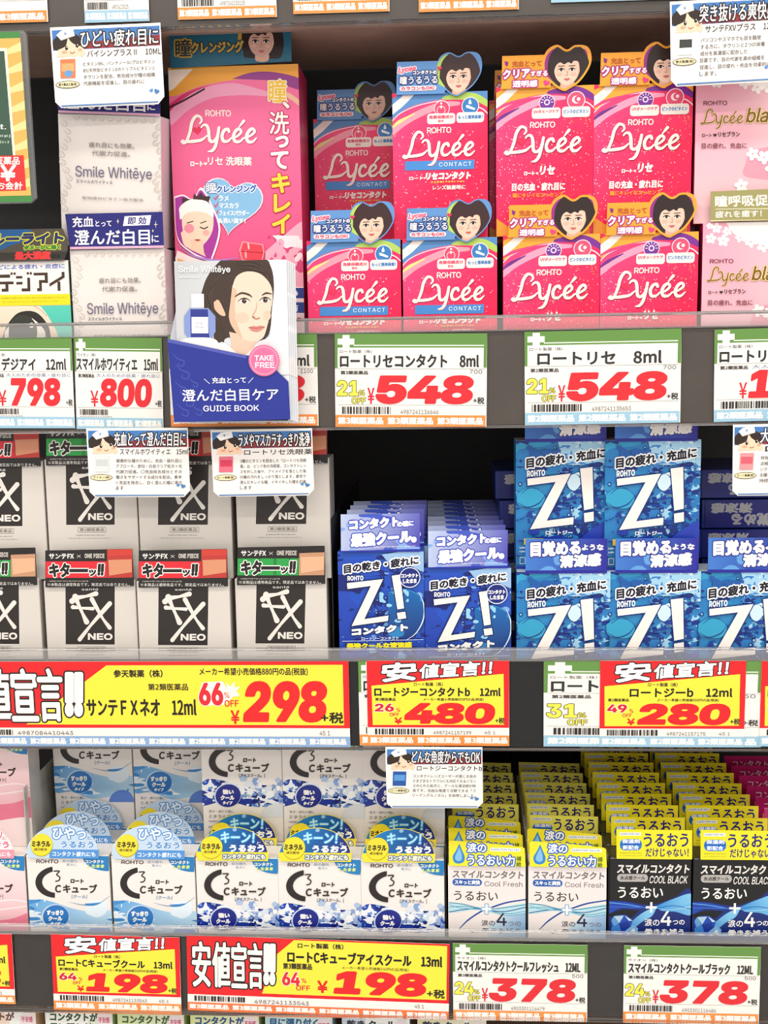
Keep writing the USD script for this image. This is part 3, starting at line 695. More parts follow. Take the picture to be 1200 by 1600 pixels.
# pink boxes with the orange header card, same family of frame
def pink_orange(label, tl, tr, Y, zb, dep=.026):
    bl = (tl[0] + 47 / 7.5, tl[1] + (2115 - 447) / 7.5)
    C = Carton(BOX, label, EYE, tl, tr, bl, Y, zb, dep, ('#f0447a', '#e0305f', '#f59ab4'), LF); A = C.A
    pink_front(A, '#f6ae3f', '#84329a', '#f3a6c2', False)
    A.s([(20, 700), (140, 640), (330, 590), (560, 560)], 36, '#e54a86', (.4, 1, .8, .3))
    glitter(A, 60, 860, 1130, 2000, 330, 6, '#ffd0d4', 8, lambda u, v: 1 - .75 * u)
    glitter(A, 500, 800, 1130, 1700, 70, 8, '#ff9a6a', 9)
    A.part = 'front_print'
    A.p(smooth([(1140, 1680), (1060, 1780), (900, 1880), (600, 1960), (1140, 2000), (1140, 1680)]), '#f9b7c8'); A.p([(20, 1880), (200, 2000), (600, 2080), (1140, 2040), (1140, 2130), (20, 2130)], '#f6ae3f')
    pink_icons(A, '#7c3aa0', '#ec5a7d', 'UVダメージケア', 'ピンクのビタミン')
    A.t('ROHTO', 425, 842, 705, 905, '#fde6e0', b=3, f=400, part='maker_lettering')
    script_logo(A, 140, 890, 1.04, '#fff1e6', 36, '#b8174a')
    A.t('ロート', 375, 1390, 490, 1430, '#fff0ea', b=4); A.heart(520, 1412, 15, '#fff0ea')
    A.t('リセ', 555, 1335, 715, 1425, '#fff0ea', b=7, sh=.12)
    A.t('目の充血・疲れ目に', 240, 1520, 840, 1605, '#fff0ea', b=4)
    A.t('瞳にキレイなエッセンス', 250, 1630, 820, 1680, '#f9a13a', b=2)
    heart = Polygon(smooth([(570, 310), (545, 180), (590, 60), (700, 5), (810, 60), (900, 15), (1030, 30), (1085, 120), (1075, 250), (970, 410), (850, 490), (785, 510), (670, 440), (570, 310)]))
    hd = unary_union([sbox(88, 110, 640, 470), heart]).buffer(10).buffer(-10)
    C.header(hd, '#f6ab3a')
    A.p(smooth([(575, 330), (570, 170), (630, 70), (710, 45), (810, 105), (900, 55), (1010, 65), (1045, 150), (1030, 260), (930, 400), (810, 460), (690, 420), (575, 330)]), '#a3318f')
    was, A.clip = A.clip, A.clip.intersection(A.loc(heart.buffer(-24))); girl(A, 815, 262, 150, '#33211f'); A.clip = was
    A.t('充血とって', 205, 170, 530, 232, '#c86a28', b=3, part='lettering')
    A.t('クリア', 105, 265, 400, 360, '#fdeef4', b=6, o=(12, '#b8357f'), sl=-.04, part='lettering'); A.t('すぎる', 412, 282, 600, 340, '#fdeef4', b=3, o=(9, '#b8357f'), part='lettering')
    A.t('透明感', 215, 385, 490, 455, '#fdeef4', b=4, o=(11, '#b8357f'), part='lettering')
    A.heart(590, 420, 36, '#e0478a', 20); A.p([(118, 165), (160, 180), (150, 225), (125, 210)], '#8a3290')
    C.done(); return C
orL = pink_orange('pink box with an orange heart header card, lower row, beside the pale pink boxes', (938.5, 365.5), (1092, 361), .012, ZA)
HO = orL.H
orL.copy('pink box with an orange heart header card, lower row, beside the blue-banded boxes', (786, 367))
orL.copy('pink box with an orange heart header card, upper row, touching the hanging text card', (928.5, 128), .018, ZA + HO)
orL.copy('pink box with an orange heart header card, upper row, beside the blue-banded boxes', (775, 136), .018, ZA + HO)
orL.copy('pink box with an orange header card, barely showing behind its upper row neighbour', (764, 165), .052, ZA + HO - .002)

# pale pink boxes at the right. Frame: crop(1080,290) x7.273
cB = conv(1080, 290, 7.273)
def blossom(A, x, y, r, c, rot=0):
    g = [affinity.rotate(affinity.scale(Point(x, y - r * .58).buffer(1, 5), r * .36, r * .46), rot + 72 * k, origin=(x, y)) for k in range(5)]
    A.add(unary_union(g), c); A.e(x, y, r * .14, r * .14, '#f4b3c3')
def pale_pink(label, tl, tr, Y, zb):
    bl = (tl[0] - 40 / 7.273, tl[1] + (2230 - 415) / 7.273)
    C = Carton(BOX, label, EYE, tl, tr, bl, Y, zb, .03, ('#f3bcca', '#b4315e', '#f7d9df'), [(135, 420), (1245, 405), (95, 2230)]); A = C.A
    A.p([(60, 390), (1290, 390), (1290, 2260), (60, 2260)], ('g', '#f4a9bf', '#f5cdd0', (200, 450), (700, 1000)))
    A.p(smooth([(400, 420), (480, 540), (560, 590), (640, 660), (760, 670), (830, 730), (960, 700), (1290, 760), (1290, 380), (400, 380), (400, 420)], 5), '#f8f0ea')
    A.p(smooth([(700, 1500), (760, 1390), (900, 1370), (1290, 1300), (1290, 1700), (700, 1700), (700, 1500)], 5), '#f0a3b4')
    for x, y, r in ((290, 480, 60), (225, 600, 62), (365, 625, 70), (410, 520, 55), (210, 455, 40), (560, 590, 60), (680, 640, 70), (820, 690, 75), (980, 720, 80), (1120, 700, 80), (770, 1440, 75), (900, 1480, 80), (1000, 1620, 90), (640, 1800, 80), (420, 2000, 90)): blossom(A, x, y, r, '#fdf6f2', x % 72)
    A.t('ROHTO', 212, 838, 478, 885, '#7f3c4c', f=400, b=1, part='maker_lettering')
    script_logo(A, 178, 930, .575, '#fbe3a6', 48, None, None); script_logo(A, 178, 930, .575, '#8a6420', 26, None, None)
    A.t('blanc', 690, 925, 1160, 1085, '#8a6420', f=400, b=4, o=(8, '#fbe3a6'), sh=.25, part='script_logo')
    A.t('ロート', 195, 1205, 300, 1242, '#5a3a3a', b=1); A.heart(340, 1222, 20, '#2f2022'); A.t('リセブラン', 378, 1185, 620, 1240, '#5a3a3a', b=1.5)
    A.t('目の疲れ、充血に', 190, 1312, 700, 1375, '#8a4a58', b=1)
    C.header(Polygon([(215, 65), (1290, 30), (1290, 395), (215, 405)]), '#a9a26c')
    A.t('瞳呼吸促進', 268, 118, 1010, 240, '#fdf6e8', b=4, sl=-.02, part='lettering'); A.r(270, 262, 1290, 270, '#f3ead2')
    A.t('疲れを癒す！クリア', 270, 290, 1150, 365, '#fdf6e8', b=2, sl=-.02, part='lettering')
    A.r(215, 392, 1290, 405, '#f3e6b0')
    C.done(); return C
pb = pale_pink('pale pink blossom box with an olive header card, lower one at the right edge', cB(135, 420), cB(1245, 405), .012, ZA)
pb.copy('pale pink blossom box, upper one at the right edge under the hanging text card', (1087.5, 146), .016, ZA + pb.H)

# tall pink eyewash box. Frame: crop(250,40) x4.8; second crop(250,260) adds 1056 to y
c1 = conv(250, 40, 4.8)
def eyewash():
    FRM = [(60, 318), (1036, 285), (110, 2674)]
    C = Carton('eyewash_carton', 'tall hot pink eyewash box with a blue heart and a teal header card', EYE, c1(60, 318), c1(1036, 285), c1(110, 2674), .034, ZA, .05, ('#f2608f', '#d23a6e', '#f3a3b8'), FRM)
    A = C.A; D = 1056
    A.p([(0, 280), (1200, 260), (1200, 2700), (0, 2700)], ('g', '#f47aa6', '#f0457f', (500, 500), (500, 1900)))
    A.p(smooth([(50, 310), (1045, 280), (1050, 420), (900, 380), (700, 390), (500, 410), (300, 450), (60, 520), (50, 310)], 6), '#f0a93f')
    A.p([(55, 335), (250, 325), (100, 470), (60, 490)], '#f7e3d4')
    A.p(smooth([(540, 395), (680, 350), (850, 345), (1045, 390), (1048, 470), (850, 410), (700, 400), (540, 395)], 6), '#9a3f8c')
    A.s([(60, 620), (180, 540), (320, 480), (520, 440)], 66, '#d8356f', (.8, 1, .8, .3)); A.s([(70, 690), (180, 590), (350, 500), (560, 470), (800, 500)], 90, '#f3a6c4', (.9, 1, 1, 1, .4)); A.s([(60, 605), (160, 560), (330, 470)], 14, '#4a2035')
    A.s([(850, 470), (960, 510), (1050, 570)], 36, '#f3c0a0', (.2, 1, 1))
    A.t('ROHTO', 338, 622, 528, 665, '#fde6e0', b=2, f=400, part='maker_lettering')
    script_logo(A, 148, 665, .685, '#fff3ea', 36, '#c82a64')
    A.t('ロート', 220, 995, 310, 1030, '#fff0ea', b=3); A.heart(332, 1012, 14, '#fff0ea'); A.t('リセ 洗眼薬', 352, 960, 680, 1022, '#fff0ea', b=2.2)
    for ch, x0, y0, x1, y1, col, o in (('瞳', 815, 398, 948, 560, '#f6c94e', '#fff6da'), ('、', 925, 562, 965, 600, '#fff6ea', '#c83a6a'), ('洗', 820, 630, 965, 790, '#fff6ea', '#c83a6a'), ('っ', 868, 808, 956, 885, '#fff6ea', '#c83a6a'), ('て', 832, 920, 955, 1040, '#fff6ea', '#c83a6a'),
                                       ('キ', 836, 1080, 965, 1215, '#f7dc4a', '#c8303c'), ('レ', 852, 1235, 968, 1360, '#f7dc4a', '#c8303c'), ('イ', 838, 1380, 965, 1515, '#f7dc4a', '#c8303c'), ('に', 872, 1535, 945, 1610, '#fff6ea', '#c83a6a'), ('な', 872, 1630, 955, 1710, '#fff6ea', '#c83a6a'), ('る', 868, 1720, 965, 1800, '#fff6ea', '#c83a6a')):
        A.t(ch, x0, y0, x1, y1, col, b=2.5 if ch in '瞳洗' else 6, o=(6, o), part='slogan')
    A.part = 'splash_print'
    A.p(smooth([(780, 600 + D), (920, 480 + D), (1080, 370 + D), (1085, 560 + D), (1090, 850 + D), (800, 850 + D), (780, 600 + D)], 5), '#f8b6c9'); A.water(800, 480 + D, 1085, 850 + D, '#e05088', 5, 60, .56); A.water(800, 480 + D, 1085, 850 + D, '#fdeef2', 9, 70, .6)
    A.part = 'heart_print'
    A.heart(525, 245 + D, 232, '#fbe4ea', 8); A.heart(525, 245 + D, 222, '#8fc3e6', 8)
    A.t('瞳', 335, 95 + D, 412, 170 + D, '#fffaf2', b=1.2, o=(6, '#3f6fb4')); A.t('クレンジング', 415, 118 + D, 715, 168 + D, '#4878c0', b=3, o=(6, '#f4f6fb'), sl=-.03)
    for i, (s, w) in enumerate((('ラメ', 505), ('マスカラ', 580), ('フェイスパウダー', 660))):
        A.s([(395, 205 + 54 * i + D), (405, 220 + 54 * i + D), (425, 190 + 54 * i + D)], 8, '#d4506c', sm=False); A.t(s, 432, 190 + 54 * i + D, w, 228 + 54 * i + D, '#f6fbff', b=2)
    A.t('も洗い流す！', 425, 355 + D, 630, 392 + D, '#f6fbff', b=2)
    A.part = 'lady_picture'
    A.p(smooth([(90, 200 + D), (160, 185 + D), (235, 215 + D), (300, 130 + D), (380, 260 + D), (440, 440 + D), (380, 650 + D), (340, 675 + D), (200, 610 + D), (105, 500 + D), (90, 200 + D)], 6), '#fdeef2')
    A.p(smooth([(95, 212 + D), (160, 197 + D), (235, 230 + D), (295, 150 + D), (370, 270 + D), (425, 440 + D), (370, 640 + D), (340, 660 + D), (205, 600 + D), (108, 490 + D), (95, 212 + D)], 6), '#b23aa4')
    A.p([(150, 205 + D), (235, 225 + D), (240, 175 + D), (265, 200 + D), (295, 165 + D), (315, 195 + D), (365, 195 + D), (350, 250 + D), (150, 260 + D)], '#4a2c2c')
    A.p(smooth([(145, 290 + D), (255, 250 + D), (370, 290 + D), (385, 420 + D), (340, 520 + D), (262, 575 + D), (190, 520 + D), (150, 440 + D), (145, 290 + D)]), '#f9dcc4'); A.p([(215, 520 + D), (305, 520 + D), (310, 610 + D), (325, 645 + D), (200, 590 + D), (150, 520 + D)], '#f6d2b6')
    A.p(smooth([(128, 330 + D), (130, 280 + D), (190, 230 + D), (260, 220 + D), (340, 235 + D), (382, 290 + D), (385, 350 + D), (330, 318 + D), (250, 308 + D), (180, 325 + D), (135, 370 + D), (128, 330 + D)]), '#fdf8f2')
    A.s([(285, 425 + D), (315, 435 + D), (342, 422 + D)], 8, '#3a2424'); A.s([(290, 395 + D), (330, 380 + D)], 7, '#5a3a30'); A.s([(185, 395 + D), (230, 382 + D)], 7, '#5a3a30'); A.e(200, 435 + D, 38, 34, '#f39aa8'); A.e(330, 465 + D, 26, 22, '#f6b8b0')
    A.p([(235, 520 + D), (265, 513 + D), (290, 520 + D), (265, 530 + D)], '#c8403c')
    A.p(smooth([(135, 470 + D), (165, 450 + D), (200, 500 + D), (215, 580 + D), (160, 560 + D), (135, 470 + D)]), '#f9dcc4')
    A.part = 'front_print'
    A.p(smooth([(105, 600 + D), (250, 660 + D), (400, 690 + D), (560, 670 + D), (560, 760 + D), (105, 760 + D), (105, 600 + D)], 5), '#fbe8e4'); A.s([(105, 560 + D), (230, 640 + D), (400, 670 + D), (570, 650 + D)], 18, '#b48ad0', (.2, .8, 1, .3)); A.p([(108, 660 + D), (240, 700 + D), (108, 720 + D)], '#f3b45a')
    A.part = 'cup_picture'
    A.p([(605, 525 + D), (765, 545 + D), (775, 600 + D), (755, 690 + D), (600, 670 + D), (580, 590 + D)], '#f9a0a8'); A.p([(615, 535 + D), (755, 552 + D), (765, 600 + D), (748, 680 + D), (608, 660 + D), (592, 595 + D)], '#ee4a5c')
    A.s([(650, 540 + D), (655, 580 + D)], 12, '#fbd2d2'); A.s([(630, 600 + D), (632, 645 + D)], 14, '#f7b4b8'); A.s([(600, 600 + D), (760, 610 + D)], 8, '#c42a44')
    A.part = 'foot_print'
    A.r(80, 860 + D, 1200, 1620 + D, '#f6e9ea'); A.r(800, 868 + D, 1096, 945 + D, '#31539c'); A.r(800, 975 + D, 1096, 1055 + D, '#31539c')
    A.t('洗浄', 915, 885 + D, 1027, 935 + D, '#fdf8f2', b=2, part='lettering'); A.t('予防', 915, 992 + D, 1027, 1045 + D, '#fdf8f2', b=2, part='lettering')
    A.heart(1035, 1098 + D, 12, '#e03a5c')
    C.header(Polygon([(75, 15), (985, -20), (990, 272), (85, 326)]), '#1f6c86')
    A.p([(600, -10), (650, -20), (640, 130), (590, 130)], '#c9a23a'); girl(A, 762, 120, 100, '#2c1a1c', '#d9aea0')
    A.t('瞳', 125, 122, 238, 240, '#2c3a44', b=2, o=(11, '#c9a648'), sl=-.02, part='lettering'); A.t('クレンジング', 245, 140, 630, 220, '#c9a648', b=4, o=(8, '#2a4450'), sl=-.03, part='lettering')
    C.done()
eyewash()

# cream boxes. Frame: crop(0,300) x3
cW = conv(0, 300, 3.0)
def cream(label, tl, tr, bl, Y, zb, rot=(0, 0, 0)):
    C = Carton(BOX, label, EYE, tl, tr, bl, Y, zb, .045, ('#efe6e0', '#d9ccd2', '#f3ece6'), [(325, 268), (770, 265), (338, 889)], rot=rot); A = C.A
    A.part = 'ornament_print'
    for sx in (0, 1):
        for i in range(16):
            y = 300 + i * 36; x = 345 + .02 * (y - 268) + 16 * math.sin(i * 1.1); x = x if not sx else 1115 - x + .04 * (y - 268)
            s = 1 if not sx else -1
            A.s([(x, y), (x + s * 14, y + 6), (x + s * 20, y + 20), (x + s * 8, y + 28), (x + s * 2, y + 18), (x + s * 10, y + 14)], 4.5, '#d4cbc2', (.4, 1, 1, .8, .6, .3))
            A.s([(x - s * 8, y + 10), (x + s * 2, y + 34)], 4, '#dcd3cb', (1, .3))
    for i in range(10):
        x = 395 + i * 36; A.s([(x, 280), (x + 12, 296), (x + 26, 286), (x + 16, 278)], 4, '#d9d0c8', (.4, 1, .8, .3))
    A.t('疲れ目にも効果。', 462, 396, 658, 420, '#8d8784', b=.2); A.t('代謝力促進。', 475, 434, 640, 458, '#8d8784', b=.2)
    A.t('Smile Whitēye', 402, 508, 736, 572, '#6d6a86', f=400, part='product_lettering'); A.t('スマイルホワイティエ', 405, 573, 565, 588, '#6d6a78', b=.3)
    A.t('有効成分ビタミン処方配合', 430, 650, 700, 664, '#9a948f', b=.2)
    A.part = 'front_print'; A.r(330, 866, 782, 880, '#e7dcd8')
    C.header(Polygon([(314, 110), (768, 107), (771, 266), (332, 267)]), '#28287e')
    A.t('充血', 348, 124, 445, 168, '#fdf8f4', b=1.2, part='lettering'); A.t('とって', 455, 142, 530, 166, '#fdf8f4', b=.8, part='lettering')
    A.p([(592, 124), (716, 121), (707, 164), (583, 167)], '#fdf6f0'); A.t('即 効', 606, 128, 692, 160, '#28287e', b=.8, sh=.1, part='lettering')
    A.t('澄んだ白目', 356, 182, 706, 248, '#fdf8f4', b=1.6, part='lettering'); A.t('に', 716, 210, 748, 240, '#fdf8f4', b=1, part='lettering')
    for x, y, r in ((560, 146, 12), (736, 162, 18), (722, 190, 8)): A.p([(x - r * .6, y), (x - 2, y - 2), (x, y - r), (x + 2, y - 2), (x + r * .6, y), (x + 2, y + 2), (x, y + r), (x - 2, y + 2)], '#f6dcc0')
    A.p([(332, 256), (771, 255), (771, 266), (332, 267)], '#eab6cf')
    C.done(); return C
wl = cream('cream box with fine silver ornament and a navy header card, lower of the two', cW(325, 268), cW(770, 265), cW(338, 889), .014, ZA)
cream('cream box with fine silver ornament, upper of the two, leaning forward', (86, 183), (245, 181), (112, 389), .018, ZA + wl.H + .0015, rot=(6, 3.2, 0))

# box with the big eye. Frame: crop(0,350) x9.23
cD = conv(0, 350, 9.23)
def eye_box():
    C = Carton(BOX, 'white, yellow and teal box with a large drawn eye, at the left edge', EYE, (-43, 408.5), cD(985, 530), (-38, 597), .012, ZA, .03, ('#f4eee8', '#2f5a4c', '#e8e4dc'), [(-397, 533), (985, 530), (-360, 2280)]); A = C.A
    A.t('PCなどによる疲れ・炎症に', -260, 578, 930, 640, '#5a6cc0', b=2)
    A.part = 'product_lettering'
    for x0, y0, x1, y1 in ((-10, 712, 138, 755), (-150, 808, 185, 845), (65, 845, 108, 940), (10, 905, 108, 945), (225, 735, 315, 768), (225, 815, 315, 850), (385, 760, 425, 945), (300, 905, 425, 945), (480, 695, 680, 730), (640, 695, 682, 835), (555, 795, 682, 832), (555, 795, 592, 945), (525, 905, 592, 945), (820, 820, 860, 945), (148, 685, 178, 715), (192, 685, 222, 715), (382, 685, 412, 715), (425, 685, 455, 715)): A.r(x0, y0, x1, y1, '#4a3626')
    A.p([(885, 690), (925, 690), (925, 765), (705, 885), (705, 845), (885, 745)], '#4a3626')
    A.part = 'front_print'
    A.r(-420, 990, 1010, 1140, '#f8e21c'); A.part = 'band_print'; ticks(A, 0, 1025, 950, 1048, '#c9a800', 34); ticks(A, 20, 1078, 820, 1098, '#d8b810', 30, 8)
    A.part = 'eye_picture'
    A.r(-420, 1148, 1050, 2300, '#5fd0bc')
    A.p(smooth([(-420, 1148), (470, 1148), (600, 1200), (720, 1380), (800, 1560), (820, 1900), (-420, 1900), (-420, 1148)], 5), '#f8e2cb')
    A.s([(470, 1150), (560, 1200), (650, 1290)], 8, '#b89a80')
    A.p(smooth([(20, 1500), (90, 1380), (220, 1250), (380, 1215), (520, 1250), (640, 1380), (690, 1520), (640, 1700), (20, 1700), (20, 1500)], 6), '#2f2a22')
    A.p(smooth([(430, 1310), (540, 1400), (620, 1520), (600, 1700), (470, 1700), (500, 1500), (430, 1310)], 6), '#f6efe6'); A.p([(30, 1490), (95, 1420), (85, 1600), (20, 1600)], '#f6efe6')
    A.e(300, 1500, 205, 230, '#3c4038'); A.e(425, 1412, 36, 36, '#fdf6ee')
    C.header(Polygon([(-420, 100), (930, 105), (1000, 260), (990, 400), (930, 540), (-420, 540)]), '#5c5348')
    A.p(smooth([(-420, 105), (430, 105), (380, 250), (160, 330), (0, 380), (-420, 400), (-420, 105)]), '#2168a4')
    A.t('ブルーライト', -300, 155, 930, 300, '#22356e', b=12, o=(14, '#e8e04a'), sh=.12, part='lettering'); A.t('ダメージに効く', 370, 325, 890, 380, '#3d8a3a', b=6, o=(8, '#e6e24a'), sh=.1, part='lettering')
    A.r(-420, 415, 1000, 520, '#3c362e'); A.t('最大濃度', 240, 412, 740, 510, '#ee4040', b=9, part='lettering'); A.t('配合', 765, 450, 890, 500, '#1f1c18', b=3, part='lettering')
    C.done()
eye_box()

# boxed counter notice at the top left
def notice():
    pr, A = card('counter_notice', 'green chalkboard notice with an orange ray border in a clear case, at the top left', 'notice', (-175, 54), (39, 48), (-150, 322), -0.012, [(-175, 54), (39, 48), (-150, 322)], body='#eef0ee', th=.003, outline=Polygon([(-175, 54), (36, 48), (41, 54), (66, 308), (58, 316), (-150, 322)]), mat=CASE, tiltz=0)
    A.part = 'notice_print'
    A.p([(-170, 56), (31, 50), (60, 314), (-146, 318)], '#4f8f4e')
    A.p([(-162, 64), (32, 60), (58, 304), (-140, 309)], '#f0b866')
    for i in range(8):
        x, y = 33 + i * 3.1, 66 + i * 30; A.p([(x, y), (x + 1.5, y + 14), (x - 24, y + 20), (x - 24, y + 12)], '#f8dc9c')
    A.p([(-152, 78), (12, 75), (32, 248), (34, 292), (-132, 298)], '#f9ecd4')
    A.p([(-148, 82), (8, 80), (28, 248), (30, 288), (-128, 294)], '#43604e')
    A.t('for you. Act.', -90, 192, 15, 203, '#fdf8ee', f=600, part='notice_lettering')
    ticks(A, -60, 208, 24, 214, '#b9c6bc', 22); ticks(A, -60, 218, 22, 223, '#a2b3a6', 20, 4)
    A.part = 'red_sticker'; A.p([(-60, 243), (44, 241), (50, 296), (-56, 299)], '#e23a3c')
    A.t('医薬品', 0, 243.5, 38, 255.5, '#fdf4ea', b=.4, part='sticker_lettering')
    A.t('¥', 9, 257, 32, 281, '#fdf4ea', b=1.0, part='sticker_lettering')
    A.t('お会計', 4, 283, 44, 295, '#fdf4ea', b=.4, part='sticker_lettering')
    A.build(str(pr.GetPath()), PAPER)
notice()

# leaflets and their holder. Frame: crop(260,400) x5.4545
cK = conv(260, 400, 5.4545)
def leaflets():
    KF = [(65, 45), (1025, 30), (90, 1400)]
    pr, A = card('leaflet', "front leaflet in the blue holder, with a dark-haired woman's face and a navy bottle", 'leaflet', cK(65, 45), cK(1025, 30), cK(88, 1395), -.0205, KF, body='#d5d6d8', lean=0)
    A.part = 'cover_print'
    A.p([(40, 20), (1050, 10), (1060, 1420), (60, 1420)], ('g', '#c9cbcd', '#eceef2', (100, 300), (1000, 600)))
    A.water(840, 380, 1050, 900, '#b9c2d6', 4, 120, .58); A.water(840, 300, 1050, 900, '#f8f8fa', 6, 100, .6)
    A.part = 'woman_portrait'
    A.p(smooth([(290, 330), (340, 190), (430, 70), (520, 25), (820, 20), (890, 90), (915, 230), (900, 420), (840, 700), (520, 690), (480, 760), (400, 740), (400, 520), (300, 420), (290, 330)], 6), '#4d3e36')
    for k in range(9): A.s([(560 - 12 * k, 60 + 14 * k), (430 - 10 * k, 200 + 18 * k), (372 + 8 * k, 420 + 12 * k), (430 + 9 * k, 700)], 7, '#67544a' if k % 2 else '#3a2e29', (.2, 1, 1, .2))
    for k in range(5): A.s([(600, 60 + 10 * k), (760, 60 + 16 * k), (850 + 6 * k, 170), (893 - 3 * k, 330)], 6, '#67544a' if k % 2 else '#3a2e29', (.2, 1, 1, .2))
    A.p(smooth([(530, 640), (545, 760), (500, 860), (480, 1000), (900, 1000), (800, 860), (740, 760), (780, 700), (530, 640)], 5), '#e9c9b2')
    A.p(smooth([(560, 260), (600, 170), (690, 130), (800, 150), (880, 230), (905, 330), (890, 450), (860, 580), (820, 690), (740, 720), (650, 700), (570, 620), (530, 520), (545, 380), (560, 260)], 6), '#f3d9c4')
    A.p(smooth([(560, 260), (545, 380), (530, 520), (570, 620), (640, 695), (600, 560), (580, 420), (600, 300), (560, 260)], 6), '#e3bfa4')
    A.p(smooth([(400, 390), (440, 370), (480, 440), (500, 500), (460, 500), (410, 450), (400, 390)]), '#e8c2a6')
    A.e(640, 520, 62, 44, '#f2cdb6'); A.e(855, 500, 34, 44, '#f2cdb6')
    for x, y, w in ((660, 380, 48), (840, 372, 44)):
        A.e(x, y, w, 21, '#f8efe8', -3); A.e(x + 2, y, 21, 20, '#6a4a36'); A.e(x + 2, y, 11, 11, '#1d1412'); A.e(x + 7, y - 6, 4, 4, '#fff')
        A.s([(x - w - 4, y + 4), (x - w * .4, y - 20), (x + w * .4, y - 22), (x + w + 4, y - 2)], 9, '#2a1d1a', (.4, 1, 1, .5))
    A.s([(585, 340), (640, 312), (700, 325), (728, 345)], 15, '#4b372d', (.5, 1, 1, .4)); A.s([(815, 330), (850, 312), (895, 318)], 15, '#4b372d', (.4, 1, .5))
    A.s([(770, 390), (762, 450), (735, 500), (750, 520)], 9, '#dcae92', (.3, .7, 1, .6)); A.s([(745, 522), (765, 530), (790, 522)], 10, '#c08a74'); A.e(740, 515, 12, 7, '#b07a66')
    A.p(smooth([(700, 602), (740, 590), (765, 596), (790, 588), (835, 598), (790, 632), (760, 638), (720, 628), (700, 602)]), '#d98f86'); A.s([(700, 602), (765, 608), (835, 598)], 5, '#a05a54')
    A.p(smooth([(430, 740), (480, 730), (560, 790), (640, 850), (760, 770), (860, 800), (1040, 860), (1040, 1000), (400, 1000), (380, 800), (430, 740)], 5), '#f4efee')
    A.part = 'bottle_picture'
    A.rr(208, 318, 318, 450, 8, '#f3f1ef'); A.r(208, 430, 318, 445, '#d6d3d2')
    A.p([(195, 440), (355, 440), (415, 510), (415, 640), (375, 700), (185, 705), (145, 650), (145, 510)], '#8ea0d6'); A.p([(200, 450), (350, 450), (360, 690), (200, 695)], '#3a4596'); A.r(208, 515, 352, 655, '#f4f1f2')
    A.t('White', 245, 560, 300, 578, '#a8a8b8', f=400, part='bottle_lettering'); A.t('Smile', 240, 592, 310, 610, '#a8a8b8', f=400, part='bottle_lettering')
    A.part = 'cover_print'; A.p(smooth([(110, 715), (200, 690), (400, 700), (440, 780), (300, 800), (110, 740), (110, 715)]), '#f0eeee')
    A.t('Smile Whitēye', 106, 86, 546, 150, '#f8f6f4', f=400, b=1.5, part='title'); ticks(A, 108, 172, 290, 184, '#f0efee', 14)
    A.build(str(pr.GetPath()), PAPER)
    loc = pr.GetAttribute('xformOp:translate').Get(); rt = pr.GetAttribute('xformOp:rotateXYZ').Get()
    for k, w in enumerate(('second', 'third', 'fourth', 'fifth')):
        dup(pr, f'leaflet in the blue holder, {w} from the front, only its right edge showing', (loc[0] + .0013 * (k + 1), loc[1] + .0012 * (k + 1), loc[2] - .0006 * (k + 1)), rt)
    # the holder
    o = P(*cK(550, 1408), -.022); s = float(P(*cK(1000, 1400), -.022)[0] - P(*cK(100, 1400), -.022)[0]) / 900
    t = thing('leaflet_holder', 'glossy blue card holder for free leaflets with a round pink badge', 'leaflet holder', (o[0], -.0228, o[2]))
    p = str(t.GetPath())
    A = Art((40, 700), (1060, 700), (40, 1410), 1020 * s, 710 * s, -510 * s, 710 * s)
    pocket = Polygon([(38, 712), (690, 858), (850, 890), (1048, 1085), (1056, 1400), (66, 1412)])
    g = A.slab('pocket_front', pocket, .0, .0005, '#2c3a9a', GLOSS)
    A.on('pocket_front', 0.0, g); A.part = 'print'
    A.s([(40, 728), (690, 872)], 26, '#5a63b4', sm=False)
    for x, y, q in ((130, 900, 1), (160, 1000, 1.2), (140, 1130, 1), (190, 1230, 1.2), (150, 1320, 1), (270, 1320, .9), (250, 1090, .7)):
        A.s([(x - 50 * q, y - 60 * q), (x - 10 * q, y - 20 * q), (x + 40 * q, y), (x + 30 * q, y + 40 * q), (x - 10 * q, y + 30 * q), (x, y + 5 * q)], 11, '#4a57b2', (.4, 1, 1, 1, .8, .3))
    A.t('充血とって', 405, 1040, 692, 1090, '#fbf8f6', b=1.2, part='lettering'); A.s([(338, 1052), (382, 1092)], 5, '#fbf8f6', sm=False); A.s([(712, 1090), (752, 1048)], 5, '#fbf8f6', sm=False)
    A.t('澄んだ白目ケア', 148, 1138, 960, 1238, '#fbf8f6', b=2, part='lettering')
    A.t('GUIDE BOOK', 320, 1275, 795, 1325, '#fbf8f6', f=600, part='lettering')
    badge = Point(850, 906).buffer(130, 12)
    g = A.slab('badge', badge, .0009, .0004, '#f07aa6', GLOSS); A.on('badge', .0009, g)
    A.part = 'print'; A.ring(850, 906, 116, 5, '#f8bcd2')
    A.t('TAKE', 772, 864, 930, 905, '#fdf2f4', f=400, b=2, part='lettering'); A.t('FREE', 776, 922, 936, 966, '#fdf2f4', f=400, b=2, part='lettering')
    A.build(p, GLOSS)
    side = Polygon([(30, 715), (100, 440), (110, 440), (1000, 440), (1095, 620), (1062, 1400), (60, 1410)])
    B = Art((40, 700), (1060, 700), (40, 1410), 1020 * s, 710 * s, -510 * s, 710 * s)
    B.slab('holder_back', side, -.0105, .0005, '#d8dae4', GLOSS); B.build(p, GLOSS)
    bx(p, 'holder_foot', -480 * s, 485 * s, .0005, .0105, 0, .0008, GLOSS, .0002)
leaflets()
